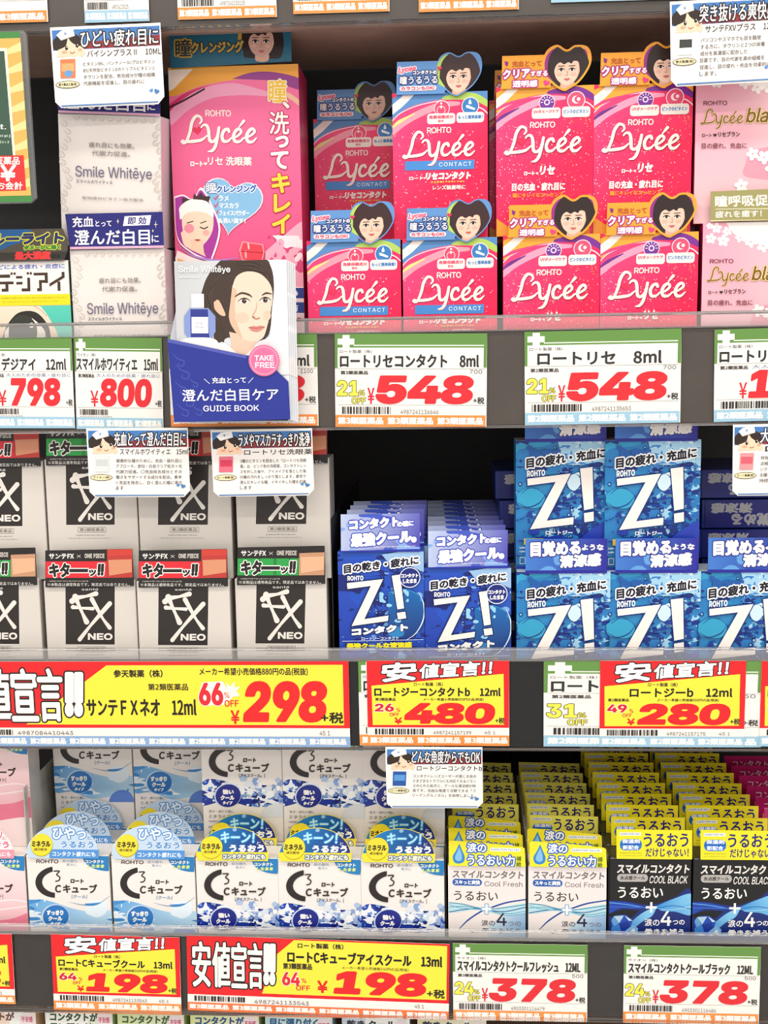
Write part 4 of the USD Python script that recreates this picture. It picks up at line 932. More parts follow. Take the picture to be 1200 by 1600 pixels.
# ------------------------------------------------------------------ middle shelf
# silver-white boxes. Frame: crop(60,840) x7.5
cF = conv(60, 840, 7.5)
FXF = [(58, 510), (1135, 505), (128, 1875)]
def brush(A, pts, w, c, tp): A.s(pts, w, c, tp)
def silver(label, tl, tr, Y, zb, green, dep=.034):
    bl = (tl[0] + 70 / 7.5, tl[1] + 1367 / 7.5)
    C = Carton(BOX, label, EYE, tl, tr, bl, Y, zb, dep, ('#ddd6ce', '#c9c2ba', '#efeae4'), FXF); A = C.A
    A.r(318, 560, 895, 1248, '#332c28')
    A.t('santé', 508, 588, 704, 618, '#e8e2da', f=600, part='maker_lettering')
    A.part = 'brush_logo'
    for pts, w, tp in (([(432, 690), (470, 780), (520, 890), (566, 985)], 58, (1.2, .7, .6, 1.1)), ([(395, 742), (450, 705), (560, 685), (676, 655)], 52, (1.3, 1.1, .6, 1.1)), ([(405, 812), (500, 822), (640, 830)], 46, (1.1, .6, .9)), ([(385, 760), (420, 690)], 40, (.5, 1)),
                       ([(628, 720), (690, 830), (760, 950), (838, 1052)], 50, (1.1, .9, .6, 1)), ([(838, 770), (740, 880), (610, 1030), (484, 1190)], 56, (1, .9, .6, .9))):
        A.s(pts, w, '#ebe5dd', tp)
    A.t('NEO', 584, 1120, 868, 1192, '#ebe5dd', f=600, b=4, part='product_lettering')
    A.part = 'class_mark'; A.ring(0, 0, 1, .5, '#333'); A.add(sbox(458, 1275, 792, 1335).difference(sbox(462, 1279, 788, 1331)), '#8f8983')
    A.t('第2類医薬品', 480, 1286, 770, 1322, '#6f6964', part='class_lettering')
    A.part = 'front_print'; ticks(A, 440, 1360, 780, 1374, '#aaa39c', 18); ticks(A, 340, 1395, 860, 1407, '#b9b2ab', 30, 7)
    C.header(Polygon([(92, 152), (1108, 134), (1126, 560), (92, 576)]), '#2d2826')
    A.r(96, 275, 812, 466, '#35a852' if green else '#e4323f')
    if green:
        for x in (190, 330, 350, 520, 540, 700): A.r(x, 275, x + 8, 466, '#1d6a34')
    A.t('サンテFX', 138, 188, 424, 245, '#f2ece6', b=3, part='lettering'); A.t('×', 462, 200, 508, 235, '#f2ece6', part='lettering'); A.t('ONE PIECE', 552, 186, 784, 240, '#cfc8c0', f=900, part='lettering')
    o = (11, '#f8f2ea')
    A.t('キタ', 145, 305, 372, 452, '#2a2422', b=9, o=o, part='lettering'); A.part = 'lettering'; A.r(368, 352, 602, 412, '#f8f2ea'); A.r(374, 364, 596, 400, '#2a2422')
    A.t('ッ', 608, 376, 682, 440, '#2a2422', b=6, o=o, part='lettering'); A.t('!!', 706, 308, 778, 438, '#2a2422', f=900, sh=.1, b=4, o=o, part='lettering'); A.part = 'print'
    A.part = 'panel_print'                                   # the cartoon on this panel is left out: a plain panel of its colours
    A.p([(816, 140), (1108, 136), (1112, 462), (816, 466)], '#c99a78' if green else '#c2433c'); A.p([(816, 140), (1108, 136), (1109, 205), (816, 215)], '#2a2523' if green else '#d2493c')
    A.p([(830, 260), (1100, 252), (1104, 400), (840, 440)], '#e7b794' if green else '#dd9a78')
    A.t('※本製品は通常商品です。限定品ではありません。', 118, 524, 1080, 562, '#f2ece6', part='lettering'); ticks(A, 140, 496, 600, 512, '#b7b0a8', 26)
    C.done(); return C
sr = silver('silver-white box with a black panel and a red-banded header card, lower row, second column', cF(58, 510), cF(1135, 505), .012, ZB, False)
sg = silver('silver-white box with a black panel and a green-banded header card, lower row, fourth column', (366.5, 905), (510, 903), .012, ZB, True)
HS = sr.H
sg.copy('silver-white box with a green-banded header card, lower row, cut off by the left edge', (-79, 908))
sr.copy('silver-white box with a red-banded header card, lower row, third column, its header set lower', (213, 912), .0095, ZB)
sr.copy('silver-white box with a shaded red-banded header card, upper row, cut off by the left edge', (-76, 740), .018, ZB + HS)
sg.copy('silver-white box with a shaded green-banded header card, upper row, second column', (70, 738), .018, ZB + HS)
sr.copy('silver-white box, upper row, third column, partly behind the hanging text cards', (213.5, 739), .018, ZB + HS)
sr.copy('silver-white box with a shaded red-banded header card, upper row, fourth column', (367, 736), .018, ZB + HS)

# deep blue boxes. Frame: crop(515,770) x6.156
cZ = conv(515, 770, 6.156)
BIGZ = [(165, 855), (515, 825), (330, 1205), (565, 1175), (558, 1228), (205, 1270), (395, 888), (170, 912)]
def water_face(A, x0, y0, x1, y1, dark, mid, light, seed, ramp, fine):
    A.p([(x0, y0), (x1, y0), (x1, y1), (x0, y1)], ramp)
    w = x1 - x0; h = y1 - y0
    A.water(x0, y0, x1, y1, mid, seed + 3, w / 3.5, .57, 2.2)
    A.water(x0, y0, x1, y1, dark, seed, w / 4, .64, 2.6)
    A.water(x0, y0, x1, y1, dark, seed + 21, w / 3, .5, 2.8, line=.012, octaves=3, res=9)
    A.water(x0, y0 + .35 * h, x1, y1, light, seed + 5, w / 5, .52, 2.0, line=.008, octaves=3, res=9)
    g = Polygon([(x0 + .5 * w, y0 + .15 * h), (x1 - .02 * w, y0 + .2 * h), (x1 - .08 * w, y0 + .75 * h), (x0 + .6 * w, y1 - .1 * h), (x0 + .32 * w, y1 - .16 * h)])
    A.water(x0 + .25 * w, y0 + .12 * h, x1, y1 - .08 * h, dark, seed + 9, w / fine, .53, 1.3, inside=g)
    A.water(x0 + .25 * w, y0 + .12 * h, x1, y1 - .08 * h, light, seed + 7, w / fine, .60, 1.3, inside=g)
    A.water(x0 + .25 * w, y0 + .12 * h, x1, y1 - .08 * h, mid, seed + 12, w / fine / 1.4, .62, 1.3, inside=g)
    r = random.Random(seed)
    for i in range(44):
        x = x0 + w * (.5 + .36 * r.gauss(0, .5)); y = y0 + h * (.5 + .4 * r.gauss(0, .55)); q = w * (.006 + .012 * r.random())
        A.ring(x, y, q * 1.25, q * .4, dark); A.e(x - q * .2, y - q * .2, q * .5, q * .5, light)
def deep_blue(label, tl, tr, Y, zb, floor_cy):
    FRM = [(75, 556), (905, 572), (88, floor_cy)]
    C = Carton(BOX, label, EYE, tl, tr, (tl[0] + 2, 1090), Y, zb, .0235, ('#1b47b0', '#14328c', '#2a55b8'), FRM); A = C.A
    water_face(A, 60, 540, 930, floor_cy + 20, '#12277e', '#2458c4', '#7fb4e6', 11, ('g', '#2f66c6', '#1838b0', (700, 600), (200, 1300)), 12)
    A.p(smooth([(500, 590), (920, 560), (920, 760), (760, 700), (600, 690), (500, 590)]), '#9fc2e6')
    A.part = 'lens_picture'
    lens = Point(690, 1160).buffer(240, 16).intersection(sbox(560, 900, 930, 1440))
    A.add(lens, ('g', '#0f6fb4', '#123c86', (620, 1000), (760, 1400))); A.water(500, 900, 930, 1440, '#2f8cc8', 27, 130, .56, 1.2, lens); A.water(480, 930, 760, 1330, '#9fd4ee', 28, 90, .6, 1.2); A.s([(860, 960), (905, 1080), (900, 1220), (830, 1350), (730, 1420)], 12, '#dbeefa', (.2, 1, 1, .8, .3))
    A.t('目の乾き・疲れに', 140, 685, 855, 762, '#17162e', b=4, o=(13, '#f6f4f2'), sl=-.1)
    A.t('ROHTO', 170, 786, 324, 834, '#f8f4f0', f=900, part='maker_lettering')
    A.part = 'big_letter'
    ex = [(598, 795), (678, 785), (716, 1110), (650, 1120)], [(645, 1152), (726, 1142), (736, 1205), (656, 1217)]
    for q in (BIGZ, *ex): A.add(Polygon(q).buffer(10, join_style=2), '#12286a')
    for q in (BIGZ, *ex): A.p(q, '#faf2ea')
    A.part = 'round_badge'
    A.e(772, 816, 102, 98, '#e6eef8'); A.e(772, 816, 93, 89, '#172a80')
    A.t('コンタクト', 690, 780, 850, 815, '#faf6f2', b=3, part='badge_lettering'); A.t('したまま', 708, 830, 835, 868, '#faf6f2', b=3, part='badge_lettering')
    A.t('コンタクト', 212, 1300, 745, 1358, '#faf6f2', b=8, o=(6, '#12286a'), sl=-.07, part='product_lettering')
    A.t('ロートジーコンタクト', 302, 1380, 660, 1408, '#eef3fa', b=1)
    A.part = 'front_print'; A.r(112, 1412, 900, 1418, '#cfdcf2')
    A.t('最強クールな清涼感', 158, 1438, 785, 1490, '#f8ec30', b=5)
    C.header(Polygon([(112, 200), (870, 210), (870, 572), (112, 556)]), '#7d8fd6')
    A.p([(112, 200), (870, 210), (870, 572), (112, 556)], ('g', '#c6d2ee', '#4a44b8', (180, 220), (820, 540))); A.water(112, 200, 870, 560, '#8fb2ea', 15, 200, .58, 2); A.water(112, 205, 870, 560, '#4a62c8', 19, 220, .62, 2)
    A.r(112, 545, 870, 575, '#2a3aa8')
    A.t('コンタクト', 200, 262, 665, 345, '#fdf8f4', b=9, o=(9, '#4a54c0'), sl=-.05, part='lettering'); A.t('の瞳に', 655, 282, 808, 330, '#fdf8f4', b=4, o=(7, '#4a54c0'), sl=-.05, part='lettering')
    A.t('最強クール。', 215, 395, 830, 508, '#fdf8f4', b=10, o=(9, '#4a54c0'), sl=-.05, part='lettering'); ticks(A, 430, 512, 830, 524, '#e6e9f6', 30)
    C.done(); return C
ORD = ('front', 'second', 'third', 'fourth', 'fifth', 'sixth', 'seventh', 'eighth', 'ninth')
z1 = deep_blue('deep blue box with a large white letter, left column, front, standing taller', cZ(75, 556), cZ(905, 572), .012, ZB, 1970)
z2 = deep_blue('deep blue box with a large white letter, right column, front', (663, 885.5), (798.5, 889), .012, ZB, 1815)
for k in range(1, 8):
    z2.copy(f'deep blue box, right column, {ORD[k]} from the front, only its header card showing', x=z2.loc[0] - .0006 * k, Y=.012 + .0245 * k)
for k in (1, 2, 3):
    z1.copy(f'deep blue box, left column, {ORD[k]} from the front, only its header card showing', x=z1.loc[0] + .002 + .0005 * k, Y=.012 + .0245 * k, zb=ZB)

# water blue boxes. Frame: crop(930,660) x6.667
WF = [(95, 215), (1150, 215), (88, 1545)]
def water_blue(label, tl, tr, Y, zb):
    C = Carton(BOX, label, EYE, tl, tr, (tl[0] + 1, 1090), Y, zb, .03, ('#2e86c0', '#2490c0', '#d6e2ea'), WF); A = C.A
    water_face(A, 60, 180, 1190, 1600, '#0f3488', '#2a86c4', '#a9d6ee', 31, ('g', '#3aa8d2', '#1a3fb0', (200, 400), (1000, 1350)), 15)
    A.p(smooth([(560, 215), (1160, 215), (1160, 520), (1040, 440), (800, 470), (640, 430), (560, 215)]), '#a9d3ea'); A.water(520, 225, 1150, 600, '#3f86cc', 41, 130, .5, 2.6, line=.03); A.water(520, 225, 1150, 600, '#e3f0f6', 46, 150, .5, 2.6, line=.02); A.water(90, 230, 640, 440, '#2060ac', 44, 70, .6, 1.3)
    A.water(90, 620, 1150, 1545, '#12409a', 91, 260, .5, 2.2, line=.02, octaves=3, res=9); A.water(90, 1000, 1150, 1545, '#1c3fae', 93, 240, .53, 1.6)
    A.p(smooth([(100, 760), (240, 690), (340, 720), (420, 800), (360, 900), (200, 900), (110, 860), (100, 760)], 5), '#37a6cc'); A.s([(110, 850), (220, 900), (350, 860), (420, 780)], 14, '#124a8c', (.3, 1, 1, .3)); A.s([(150, 760), (240, 700), (350, 715)], 12, '#124a8c', (.3, 1, .3))
    A.p(smooth([(660, 600), (760, 560), (830, 640), (760, 730), (690, 700), (660, 600)], 5), '#d3eaf4')
    A.p(smooth([(850, 1200), (1000, 1100), (1160, 1080), (1160, 1600), (700, 1600), (850, 1200)], 5), '#2a48b8')
    A.t('目の疲れ・充血に', 215, 398, 1098, 495, '#14132a', b=5, o=(15, '#f4f4f4'), sl=-.115)
    A.t('ROHTO', 218, 522, 422, 588, '#faf6f2', f=900, sl=-.06, part='maker_lettering')
    A.part = 'big_letter'
    for q in ([(220, 605), (710, 555), (440, 1040), (745, 1005), (740, 1080), (250, 1130), (540, 640), (225, 675)], [(815, 505), (955, 490), (968, 915), (862, 935)], [(860, 965), (968, 950), (973, 1045), (865, 1060)]):
        A.add(Polygon(q).buffer(11, join_style=2), '#143a86'); A.p(q, '#faf2ea')
    A.t('ロートジー', 430, 1145, 730, 1185, '#eef3fa', b=3)
    A.part = 'front_print'; A.p([(180, 1225), (400, 1225), (400, 1290), (180, 1290)], '#f0c828'); ticks(A, 130, 1310, 200, 1330, '#e8eef4', 5); ticks(A, 130, 1350, 200, 1370, '#e8eef4', 5); A.add(sbox(130, 1420, 195, 1490).difference(sbox(137, 1427, 188, 1483)), '#e8eef4')
    hd = Polygon([(195, -128), (1108, -128), (1108, 228), (195, 228)])
    C.header(hd, '#3a38b0')
    A.p(list(hd.exterior.coords)[:-1], ('g', '#4a86d2', '#2f26a0', (300, -60), (900, 180))); A.water(195, -60, 800, 228, '#2a4fb6', 51, 260, .58, 1.4); A.water(195, -60, 760, 228, '#6aa6e0', 53, 240, .63, 1.6); A.r(195, 196, 1108, 228, '#2a2a9c')
    A.t('目覚める', 259, -92, 805, 48, '#faf4ee', b=10, o=(12, '#39409c'), sl=-.03, part='lettering'); A.t('ような', 830, -68, 1066, -12, '#faf4ee', b=4, o=(9, '#39409c'), part='lettering')
    A.t('清涼感', 589, 48, 1034, 165, '#faf4ee', b=10, o=(12, '#39409c'), sl=-.05, part='lettering')
    C.done(); return C
wb = water_blue('water blue box with a large white letter, lower row, middle column', (947, 893), (1095, 892), .012, ZB)
HW = wb.H
wb.copy('water blue box with a large white letter, lower row, left column, its header card glinting', (807, 896))
wb.copy('water blue box with a large white letter, lower row, cut off by the right edge', (1091, 893))
wb.copy('water blue box with a large white letter, upper row, left column, its header in shade', (806, 686), .024, ZB + HW)
wb.copy('water blue box with a large white letter, upper row, middle column, standing forward', (946, 693), .018, ZB + HW)

# the same kind lying flat in two piles behind: only their header flaps and ends show
def flat_box():
    tl, tr = P(1098, 880, .10), P(1190, 880, .10)
    w = .068; t = thing('flat_carton', 'x', EYE, (0, 0, 0)); p = str(t.GetPath())
    v, f = chamfer_box(-w / 2, w / 2, 0, .092, 0, .0225, .0005); ink = np.tile(srgb('#1d3f96'), (len(v), 1)); put(p, 'carton_body', v, f, GLOSS, ink)
    A = Art((195, 228), (1108, 228), (195, -128), w * .92, .0215, -w * .46, .0222)
    g = A.slab('header_flap', sbox(195, -128, 1108, 228), .0008, .0005, '#2a2f8c', GLOSS); A.on('header_flap', .0008, g); A.part = 'print'
    def upside(s, x0, y0, x1, y1):                          # the flap hangs folded over, so its lettering is turned half round
        g = lettering(s, JP); b = g.bounds; g = affinity.scale(g, (x1 - x0) / (b[2] - b[0]), (y1 - y0) / (b[3] - b[1]), origin=(b[0], b[1])); g = affinity.translate(g, x0 - b[0], y0 - b[1])
        g = affinity.scale(g, -1, 1, origin=(651, 0)).buffer(8)
        A.part = 'lettering'; A.add(g.buffer(10), '#39409c'); A.add(g, '#c9c6c8')
    upside('目覚める', 259, -100, 805, 48); upside('清涼感', 589, 62, 1034, 180)
    A.build(p, GLOSS); return t, w
fb, fw = flat_box()
first = True
def flats(px, py, Y, n, skew, words):
    global first
    x = P(px, py, Y)[0] + fw / 2
    for k in range(n):
        loc = (x + skew[k % len(skew)], Y, ZB + .0235 * k); lb = f'blue box lying flat, {ORD[k].replace("front", "first")} from the bottom, {words}'
        if first:
            fb.GetAttribute('xformOp:translate').Set(Gf.Vec3d(*map(float, loc))); tag(fb, lb); first = False
        else: dup(fb, lb, loc)
flats(1092, 800, .075, 7, (0, .002, -.001, .003), 'pile at the right')
flats(776, 800, .080, 7, (0, .002, -.001, .0015), 'pile left of the water blue boxes')

# ------------------------------------------------------------------ lower shelf
# white boxes with a dome-shaped header card. Frame: crop(0,1160) x5.333
c3 = conv(0, 1160, 5.3333)
CF = [(215, 945), (905, 945), (300, 1877)]
PAL = {'cool': ('#2f86c6', '#bcd6ee', '#5a9cdc'), 'ice': ('#1d2f9c', '#16389a', '#2a62b4'), 'pink': ('#2a86c0', '#f6e6ea', '#f2a0b0')}
def dome_box(label, tl, tr, Y, zb, kind):
    C = Carton(BOX, label, EYE, tl, tr, (tl[0] + 16, 1512), Y, zb, .0245, ('#f1ebe6' if kind != 'pink' else '#f8dcde', '#cfcac4', '#f4efea'), CF); A = C.A
    X0, X1 = 180, 1060
    if kind == 'pink':
        A.p([(X0, 940), (X1, 940), (X1, 1980), (X0, 1980)], ('g', '#f9e6e4', '#f3a9b8', (500, 1000), (560, 1560)))
        A.s([(250, 1400), (500, 1380), (800, 1330), (960, 1350)], 10, '#fdf0ee'); A.s([(260, 1440), (600, 1430), (960, 1380)], 14, '#fbe9e8')
        A.p(smooth([(270, 1600), (500, 1530), (800, 1500), (1000, 1440), (1000, 1640), (700, 1680), (280, 1720), (270, 1600)], 5), '#f08aa2')
        A.p(smooth([(280, 1720), (600, 1670), (1000, 1640), (1060, 1980), (280, 1980), (280, 1720)], 5), '#fbeceb')
    elif kind == 'cool':
        A.p(smooth([(250, 1360), (330, 1325), (450, 1345), (620, 1400), (780, 1430), (960, 1420), (1000, 1560), (820, 1590), (600, 1620), (420, 1560), (270, 1560), (250, 1360)], 5), ('g', '#6fb0e2', '#bcdcf0', (300, 1400), (850, 1500)))
        A.water(260, 1330, 980, 1600, '#e6f2fa', 61, 190, .6, 2.4); A.water(260, 1330, 980, 1600, '#f2f8fc', 62, 210, .5, 2.6, line=.016); A.water(260, 1330, 980, 1600, '#3f8ccc', 66, 230, .5, 2.6, line=.010); A.water(250, 1330, 600, 1580, '#4a96d4', 63, 170, .62, 2)
        A.s([(590, 1345), (700, 1368), (820, 1365), (930, 1290)], 9, '#8fa8bc', (.2, 1, 1, .3)); A.p(smooth([(720, 1358), (800, 1352), (860, 1346), (800, 1372), (740, 1372), (720, 1358)]), '#3f8ccc')
        A.add(Point(860, 1650).buffer(110, 10).intersection(sbox(700, 1500, 1100, 1650)), '#6a8ed8')
    else:
        reg = Polygon(smooth([(225, 1400), (300, 1330), (470, 1350), (620, 1390), (760, 1380), (900, 1400), (960, 1500), (900, 1560), (700, 1570), (560, 1540), (420, 1530), (250, 1560), (225, 1400)], 5))
        A.add(reg, '#a9bce0'); A.water(220, 1310, 980, 1590, '#2048b4', 71, 85, .5, 1.2, reg); A.water(220, 1310, 980, 1590, '#15207a', 73, 62, .57, 1.2, reg); A.water(220, 1310, 980, 1590, '#f1f5fa', 75, 52, .57, 1.2, reg); A.water(220, 1310, 980, 1590, '#7aa2da', 78, 40, .6, 1.2, reg); A.water(220, 1310, 980, 1590, '#f4f7fb', 81, 110, .5, 1.3, reg, line=.03)
        A.add(reg.intersection(sbox(220, 1500, 700, 1590)), '#1a3aa0'); A.water(220, 1490, 980, 1590, '#6f98da', 79, 45, .56, 1.3, reg); A.water(220, 1490, 980, 1590, '#eef3fa', 83, 40, .62, 1.3, reg)
        r = random.Random(5)
        for k in range(26):
            x, y, q = 560 + 380 * r.random(), 1320 + 150 * r.random(), 14 + 26 * r.random()
            A.p([(x + q * math.cos(u + k), y + q * math.sin(u + k)) for u in (0, 1.2, 2.6, 3.9, 5.1)], r.choice(('#dfe8f2', '#b5c8e4', '#f6f8fb', '#8fa9d6')))
        A.add(Point(900, 1660).buffer(120, 10).intersection(sbox(700, 1530, 1100, 1660)), '#dfe4ea')
    A.t('ROHTO', 306, 980, 488, 1010, '#5a4a42', f=400, b=1.2, part='maker_lettering')
    A.t('目の疲れ', 525, 978, 648, 1002, '#7f9cba', part='lettering'); A.t('乾きに', 560, 1010, 640, 1032, '#7f9cba', part='lettering')
    A.part = 'corner_badge'
    A.add(affinity.scale(Point(905, 945).buffer(1, 14), 215, 128).intersection(sbox(600, 945, 912, 1100)), '#2b86c2')
    A.t('コンタクト', 715, 978, 866, 1006, '#f6f4f0', b=2, part='badge_lettering'); A.t('したまま', 738, 1018, 870, 1044, '#e0ec8a', b=2, part='badge_lettering')
    A.part = 'round_logo'
    A.add(affinity.scale(Point(478, 1173).buffer(1, 20), 174, 136).difference(affinity.scale(Point(492, 1172).buffer(1, 20), 132, 96)).difference(Polygon([(438, 1000), (446, 1100), (462, 1172), (470, 1260), (474, 1400), (900, 1400), (900, 1000)])), '#2d2623')
    A.s([(456, 1078), (500, 1078), (480, 1108), (506, 1130), (500, 1158), (474, 1166)], 10, '#3a302b')
    A.t('ロート', 600, 1145, 704, 1178, '#3a302b', b=2.5, part='product_lettering'); A.t('Ｃキューブ', 474, 1192, 818, 1262, '#3a302b', b=3, part='product_lettering')
    A.t({'cool': '[クール]', 'ice': '[アイスクール。]', 'pink': '[モイスト]'}[kind], 612 if kind != 'ice' else 570, 1282, 740 if kind != 'ice' else 790, 1314, '#6f98b8' if kind == 'cool' else '#4a4a52', b=.6, part='product_lettering')
    if kind != 'pink':
        A.part = 'type_badge'
        col = '#2f7fc8' if kind == 'cool' else '#1c2a90'
        A.e(482, 1470, 116, 106, '#d6e4f0'); A.e(486, 1472, 108, 100, col)
        a, b_ = ('すっきり', 'クール') if kind == 'cool' else ('強い', 'クール')
        A.t(a, 410 if kind == 'cool' else 440, 1420, 545 if kind == 'cool' else 530, 1458, '#f8f6f2', b=3.5, part='badge_lettering'); A.t(b_, 425, 1472, 538, 1508, '#f8f6f2', b=3.5, part='badge_lettering'); A.t('タイプ', 445, 1522, 525, 1548, '#f8f6f2', b=2.5, part='badge_lettering')
        A.t('乾き・疲れた瞳に', 330, 1598, 540, 1622, '#7d8898', part='lettering'); A.t('ミネラル成分配合', 330, 1638, 640, 1672, '#6a6a70', part='lettering'); A.part = 'front_print'; ticks(A, 332, 1690, 470, 1706, '#aab', 9); ticks(A, 332, 1740, 430, 1756, '#aab', 6)
    body, dome, strip = PAL[kind]
    arc = Point(525, 925).buffer(1, 24); arc = affinity.scale(arc, 300, 255).intersection(sbox(0, 0, 2000, 925))
    hd = unary_union([arc, sbox(240, 880, 828, 958)]).buffer(6).buffer(-6)
    C.header(hd, '#c9dcee' if kind == 'cool' else ('#f8eaec' if kind == 'pink' else '#f7e33a'))
    if kind == 'ice':
        A.add(arc.buffer(-4).intersection(sbox(0, 0, 2000, 882)), ('g', '#1f84c4', '#1b2c84', (400, 700), (720, 870)))
        A.r(236, 882, 832, 960, '#f8e43c'); A.s([(300, 884), (500, 886), (830, 884)], 5, '#f8e43c')
        A.t('キーン！', 425, 712, 700, 800, '#c4f0fa', b=3, o=(7, '#3f9ad6'), part='lettering'); A.t('と', 726, 790, 758, 818, '#f6f6f4', part='lettering')
        A.t('うるおう', 505, 822, 785, 876, '#faf8f4', b=4, part='lettering'); A.e(535, 690, 18, 16, '#9ac0e0')
        A.t('コンタクト疲れにも', 450, 900, 800, 942, '#f8f4d0', b=3, o=(6, '#4f6fb0'), part='lettering')
    else:
        A.s([(235, 860), (300, 740), (420, 680), (525, 672)], 5, '#f4f8fb'); A.s([(820, 860), (760, 760), (660, 700)], 5, '#f4f8fb')
        tc, oc = ('#e9f2f9', '#4f8fce') if kind == 'cool' else ('#fbeff0', '#e0486a')
        A.t('ひやっ' if kind == 'cool' else 'しっとり', 440, 695, 712, 790, tc, b=4, o=(7, oc), part='lettering'); A.t('と', 728, 768, 765, 795, oc, part='lettering')
        A.t('うるおう', 512, 812, 780, 864, oc, b=2, o=(5, '#eaf2f8'), part='lettering')
        A.r(420, 882, 828, 958, strip); A.t('コンタクト疲れにも', 444, 900, 800, 940, '#f6f8fa', b=1.5, part='lettering')
    A.part = 'print'
    if kind != 'pink':
        A.e(352, 848, 92, 98, '#c9b822'); A.e(350, 842, 90, 94, '#f7e23a'); A.t('ミネラル', 272, 812, 422, 860, '#4a4420', b=3, part='lettering'); A.t('成分配合', 290, 872, 398, 894, '#7a6a20', b=1, part='lettering')
    C.done(); return C
kinds = {}
cool = dome_box('white box with a pale blue dome header card, front row, left column', (40.3, 1337.2), (169.7, 1337), .012, ZC, 'cool')
cool.copy('white box with a pale blue dome header card, front row, right column', (173, 1338))
for i, (x, side) in enumerate(((cool.loc[0], 'left'), (P(173, 1338, .012)[0] + cool.W / 2, 'right'))):
    for k in (1, 2):
        cool.copy(f'white box with a pale blue dome header card, {ORD[k]} row, {side} column', x=x + .002 * k, Y=.012 + .0265 * k)
    cool.copy(f'white box with pale blue water print, stacked at the back, {side} column', x=x + .006 - .001 * i, Y=.068, zb=ZC + cool.H)
ice = dome_box('white box with a dark blue and yellow dome header card, front row, left column', (305, 1341), (434, 1341), .012, ZC, 'ice')
xs = [ice.loc[0], P(433.5, 1349, .012)[0] + ice.W / 2, P(563, 1352, .012)[0] + ice.W / 2]
for i, (x, side) in enumerate(zip(xs, ('left', 'middle', 'right'))):
    if i: ice.copy(f'white box with a dark blue and yellow dome header card, front row, {side} column', x=x)
    ice.copy(f'white box with a dark blue and yellow dome header card, second row, {side} column', x=x + .0025 - .001 * i, Y=.0385)
    ice.copy(f'white box with ice crystal print, stacked at the back, {side} column', x=x + (.0005, .001, .0005)[i], Y=.043, zb=ZC + ice.H + .0002)
pink = dome_box('pale pink dome-headed box, front row, cut off by the left edge', (-92, 1337), (37.6, 1337), .012, ZC, 'pink')
pink.copy('pale pink box, stacked on top at the back, cut off by the left edge', x=pink.loc[0] + .001, Y=.030, zb=ZC + pink.H + .0002)

# pinkish white and black boxes with yellow header cards
cS = conv(690, 1250, 7.62)
def yellow_cap(C, A, kind, f):
    """f maps the header frame of crop(940,1260) x7.5 / crop(690,1250) x7.62 into the box's own frame."""
    if kind == 'drop':
        hd = Polygon([(90, 778), (85, 505), (105, 488), (400, 500), (700, 525), (960, 548), (985, 565), (1000, 772)])
        C.header(hd, '#f6e832')
        A.p(smooth([(210, 520), (245, 600), (275, 670), (262, 730), (205, 752), (150, 735), (132, 670), (172, 600), (210, 520)], 5), '#3f8ed0'); A.p(smooth([(210, 560), (240, 650), (235, 710), (190, 720), (160, 680), (210, 560)], 5), '#8cc4ea')
        A.t('涙の', 305, 514, 528, 615, '#faf8f4', b=4, o=(13, '#2f68c0'), part='lettering'); A.t('うるおい力', 312, 648, 866, 765, '#faf8f4', b=4, o=(13, '#2f68c0'), part='lettering')
        A.rr(575, 560, 936, 602, 18, '#f4f4e4'); ticks(A, 590, 570, 925, 592, '#9fb6d8', 15); A.t('補', 890, 655, 945, 708, '#6f8a1c', b=2, part='lettering'); A.t('給', 890, 718, 945, 770, '#6f8a1c', b=2, part='lettering')
    else:
        q = [f(x, y) for x, y in ((165, 275), (1050, 285), (1055, 608), (172, 604))]
        C.header(Polygon(q), '#f6e62c' if f(0, 0) == (0, 0) else '#f6ee6a')
        def bxy(x0, y0, x1, y1): a, b = f(x0, y0), f(x1, y1); return (*a, *b)
        A.r(*bxy(205, 308, 455, 345), '#eff2ea'); ticks(A, *bxy(215, 314, 445, 338), '#a3b2cc', 12)
        a = bxy(208, 382, 465, 508); A.rr(*a, (a[3] - a[1]) * .45, '#2f7fd2'); A.t('保湿剤', *bxy(235, 385, 440, 428), '#f6f8fa', b=2, part='lettering'); A.t('新配合', *bxy(245, 452, 430, 498), '#f6f8fa', b=2, part='lettering')
        A.s([f(220, 440), f(455, 440)], 8, '#1c4ea6', sm=False); ticks(A, *bxy(210, 530, 470, 545), '#b5b828', 16); ticks(A, *bxy(210, 560, 470, 575), '#b5b828', 16, 9)
        A.t('うるおう', *bxy(488, 318, 1002, 462), '#2a2a80', b=3, part='lettering'); A.t('だけじゃない！', *bxy(512, 484, 1010, 578), '#2a2a80', b=1.5, part='lettering')
SF = [(75, 785), (1000, 777), (87, 1996)]
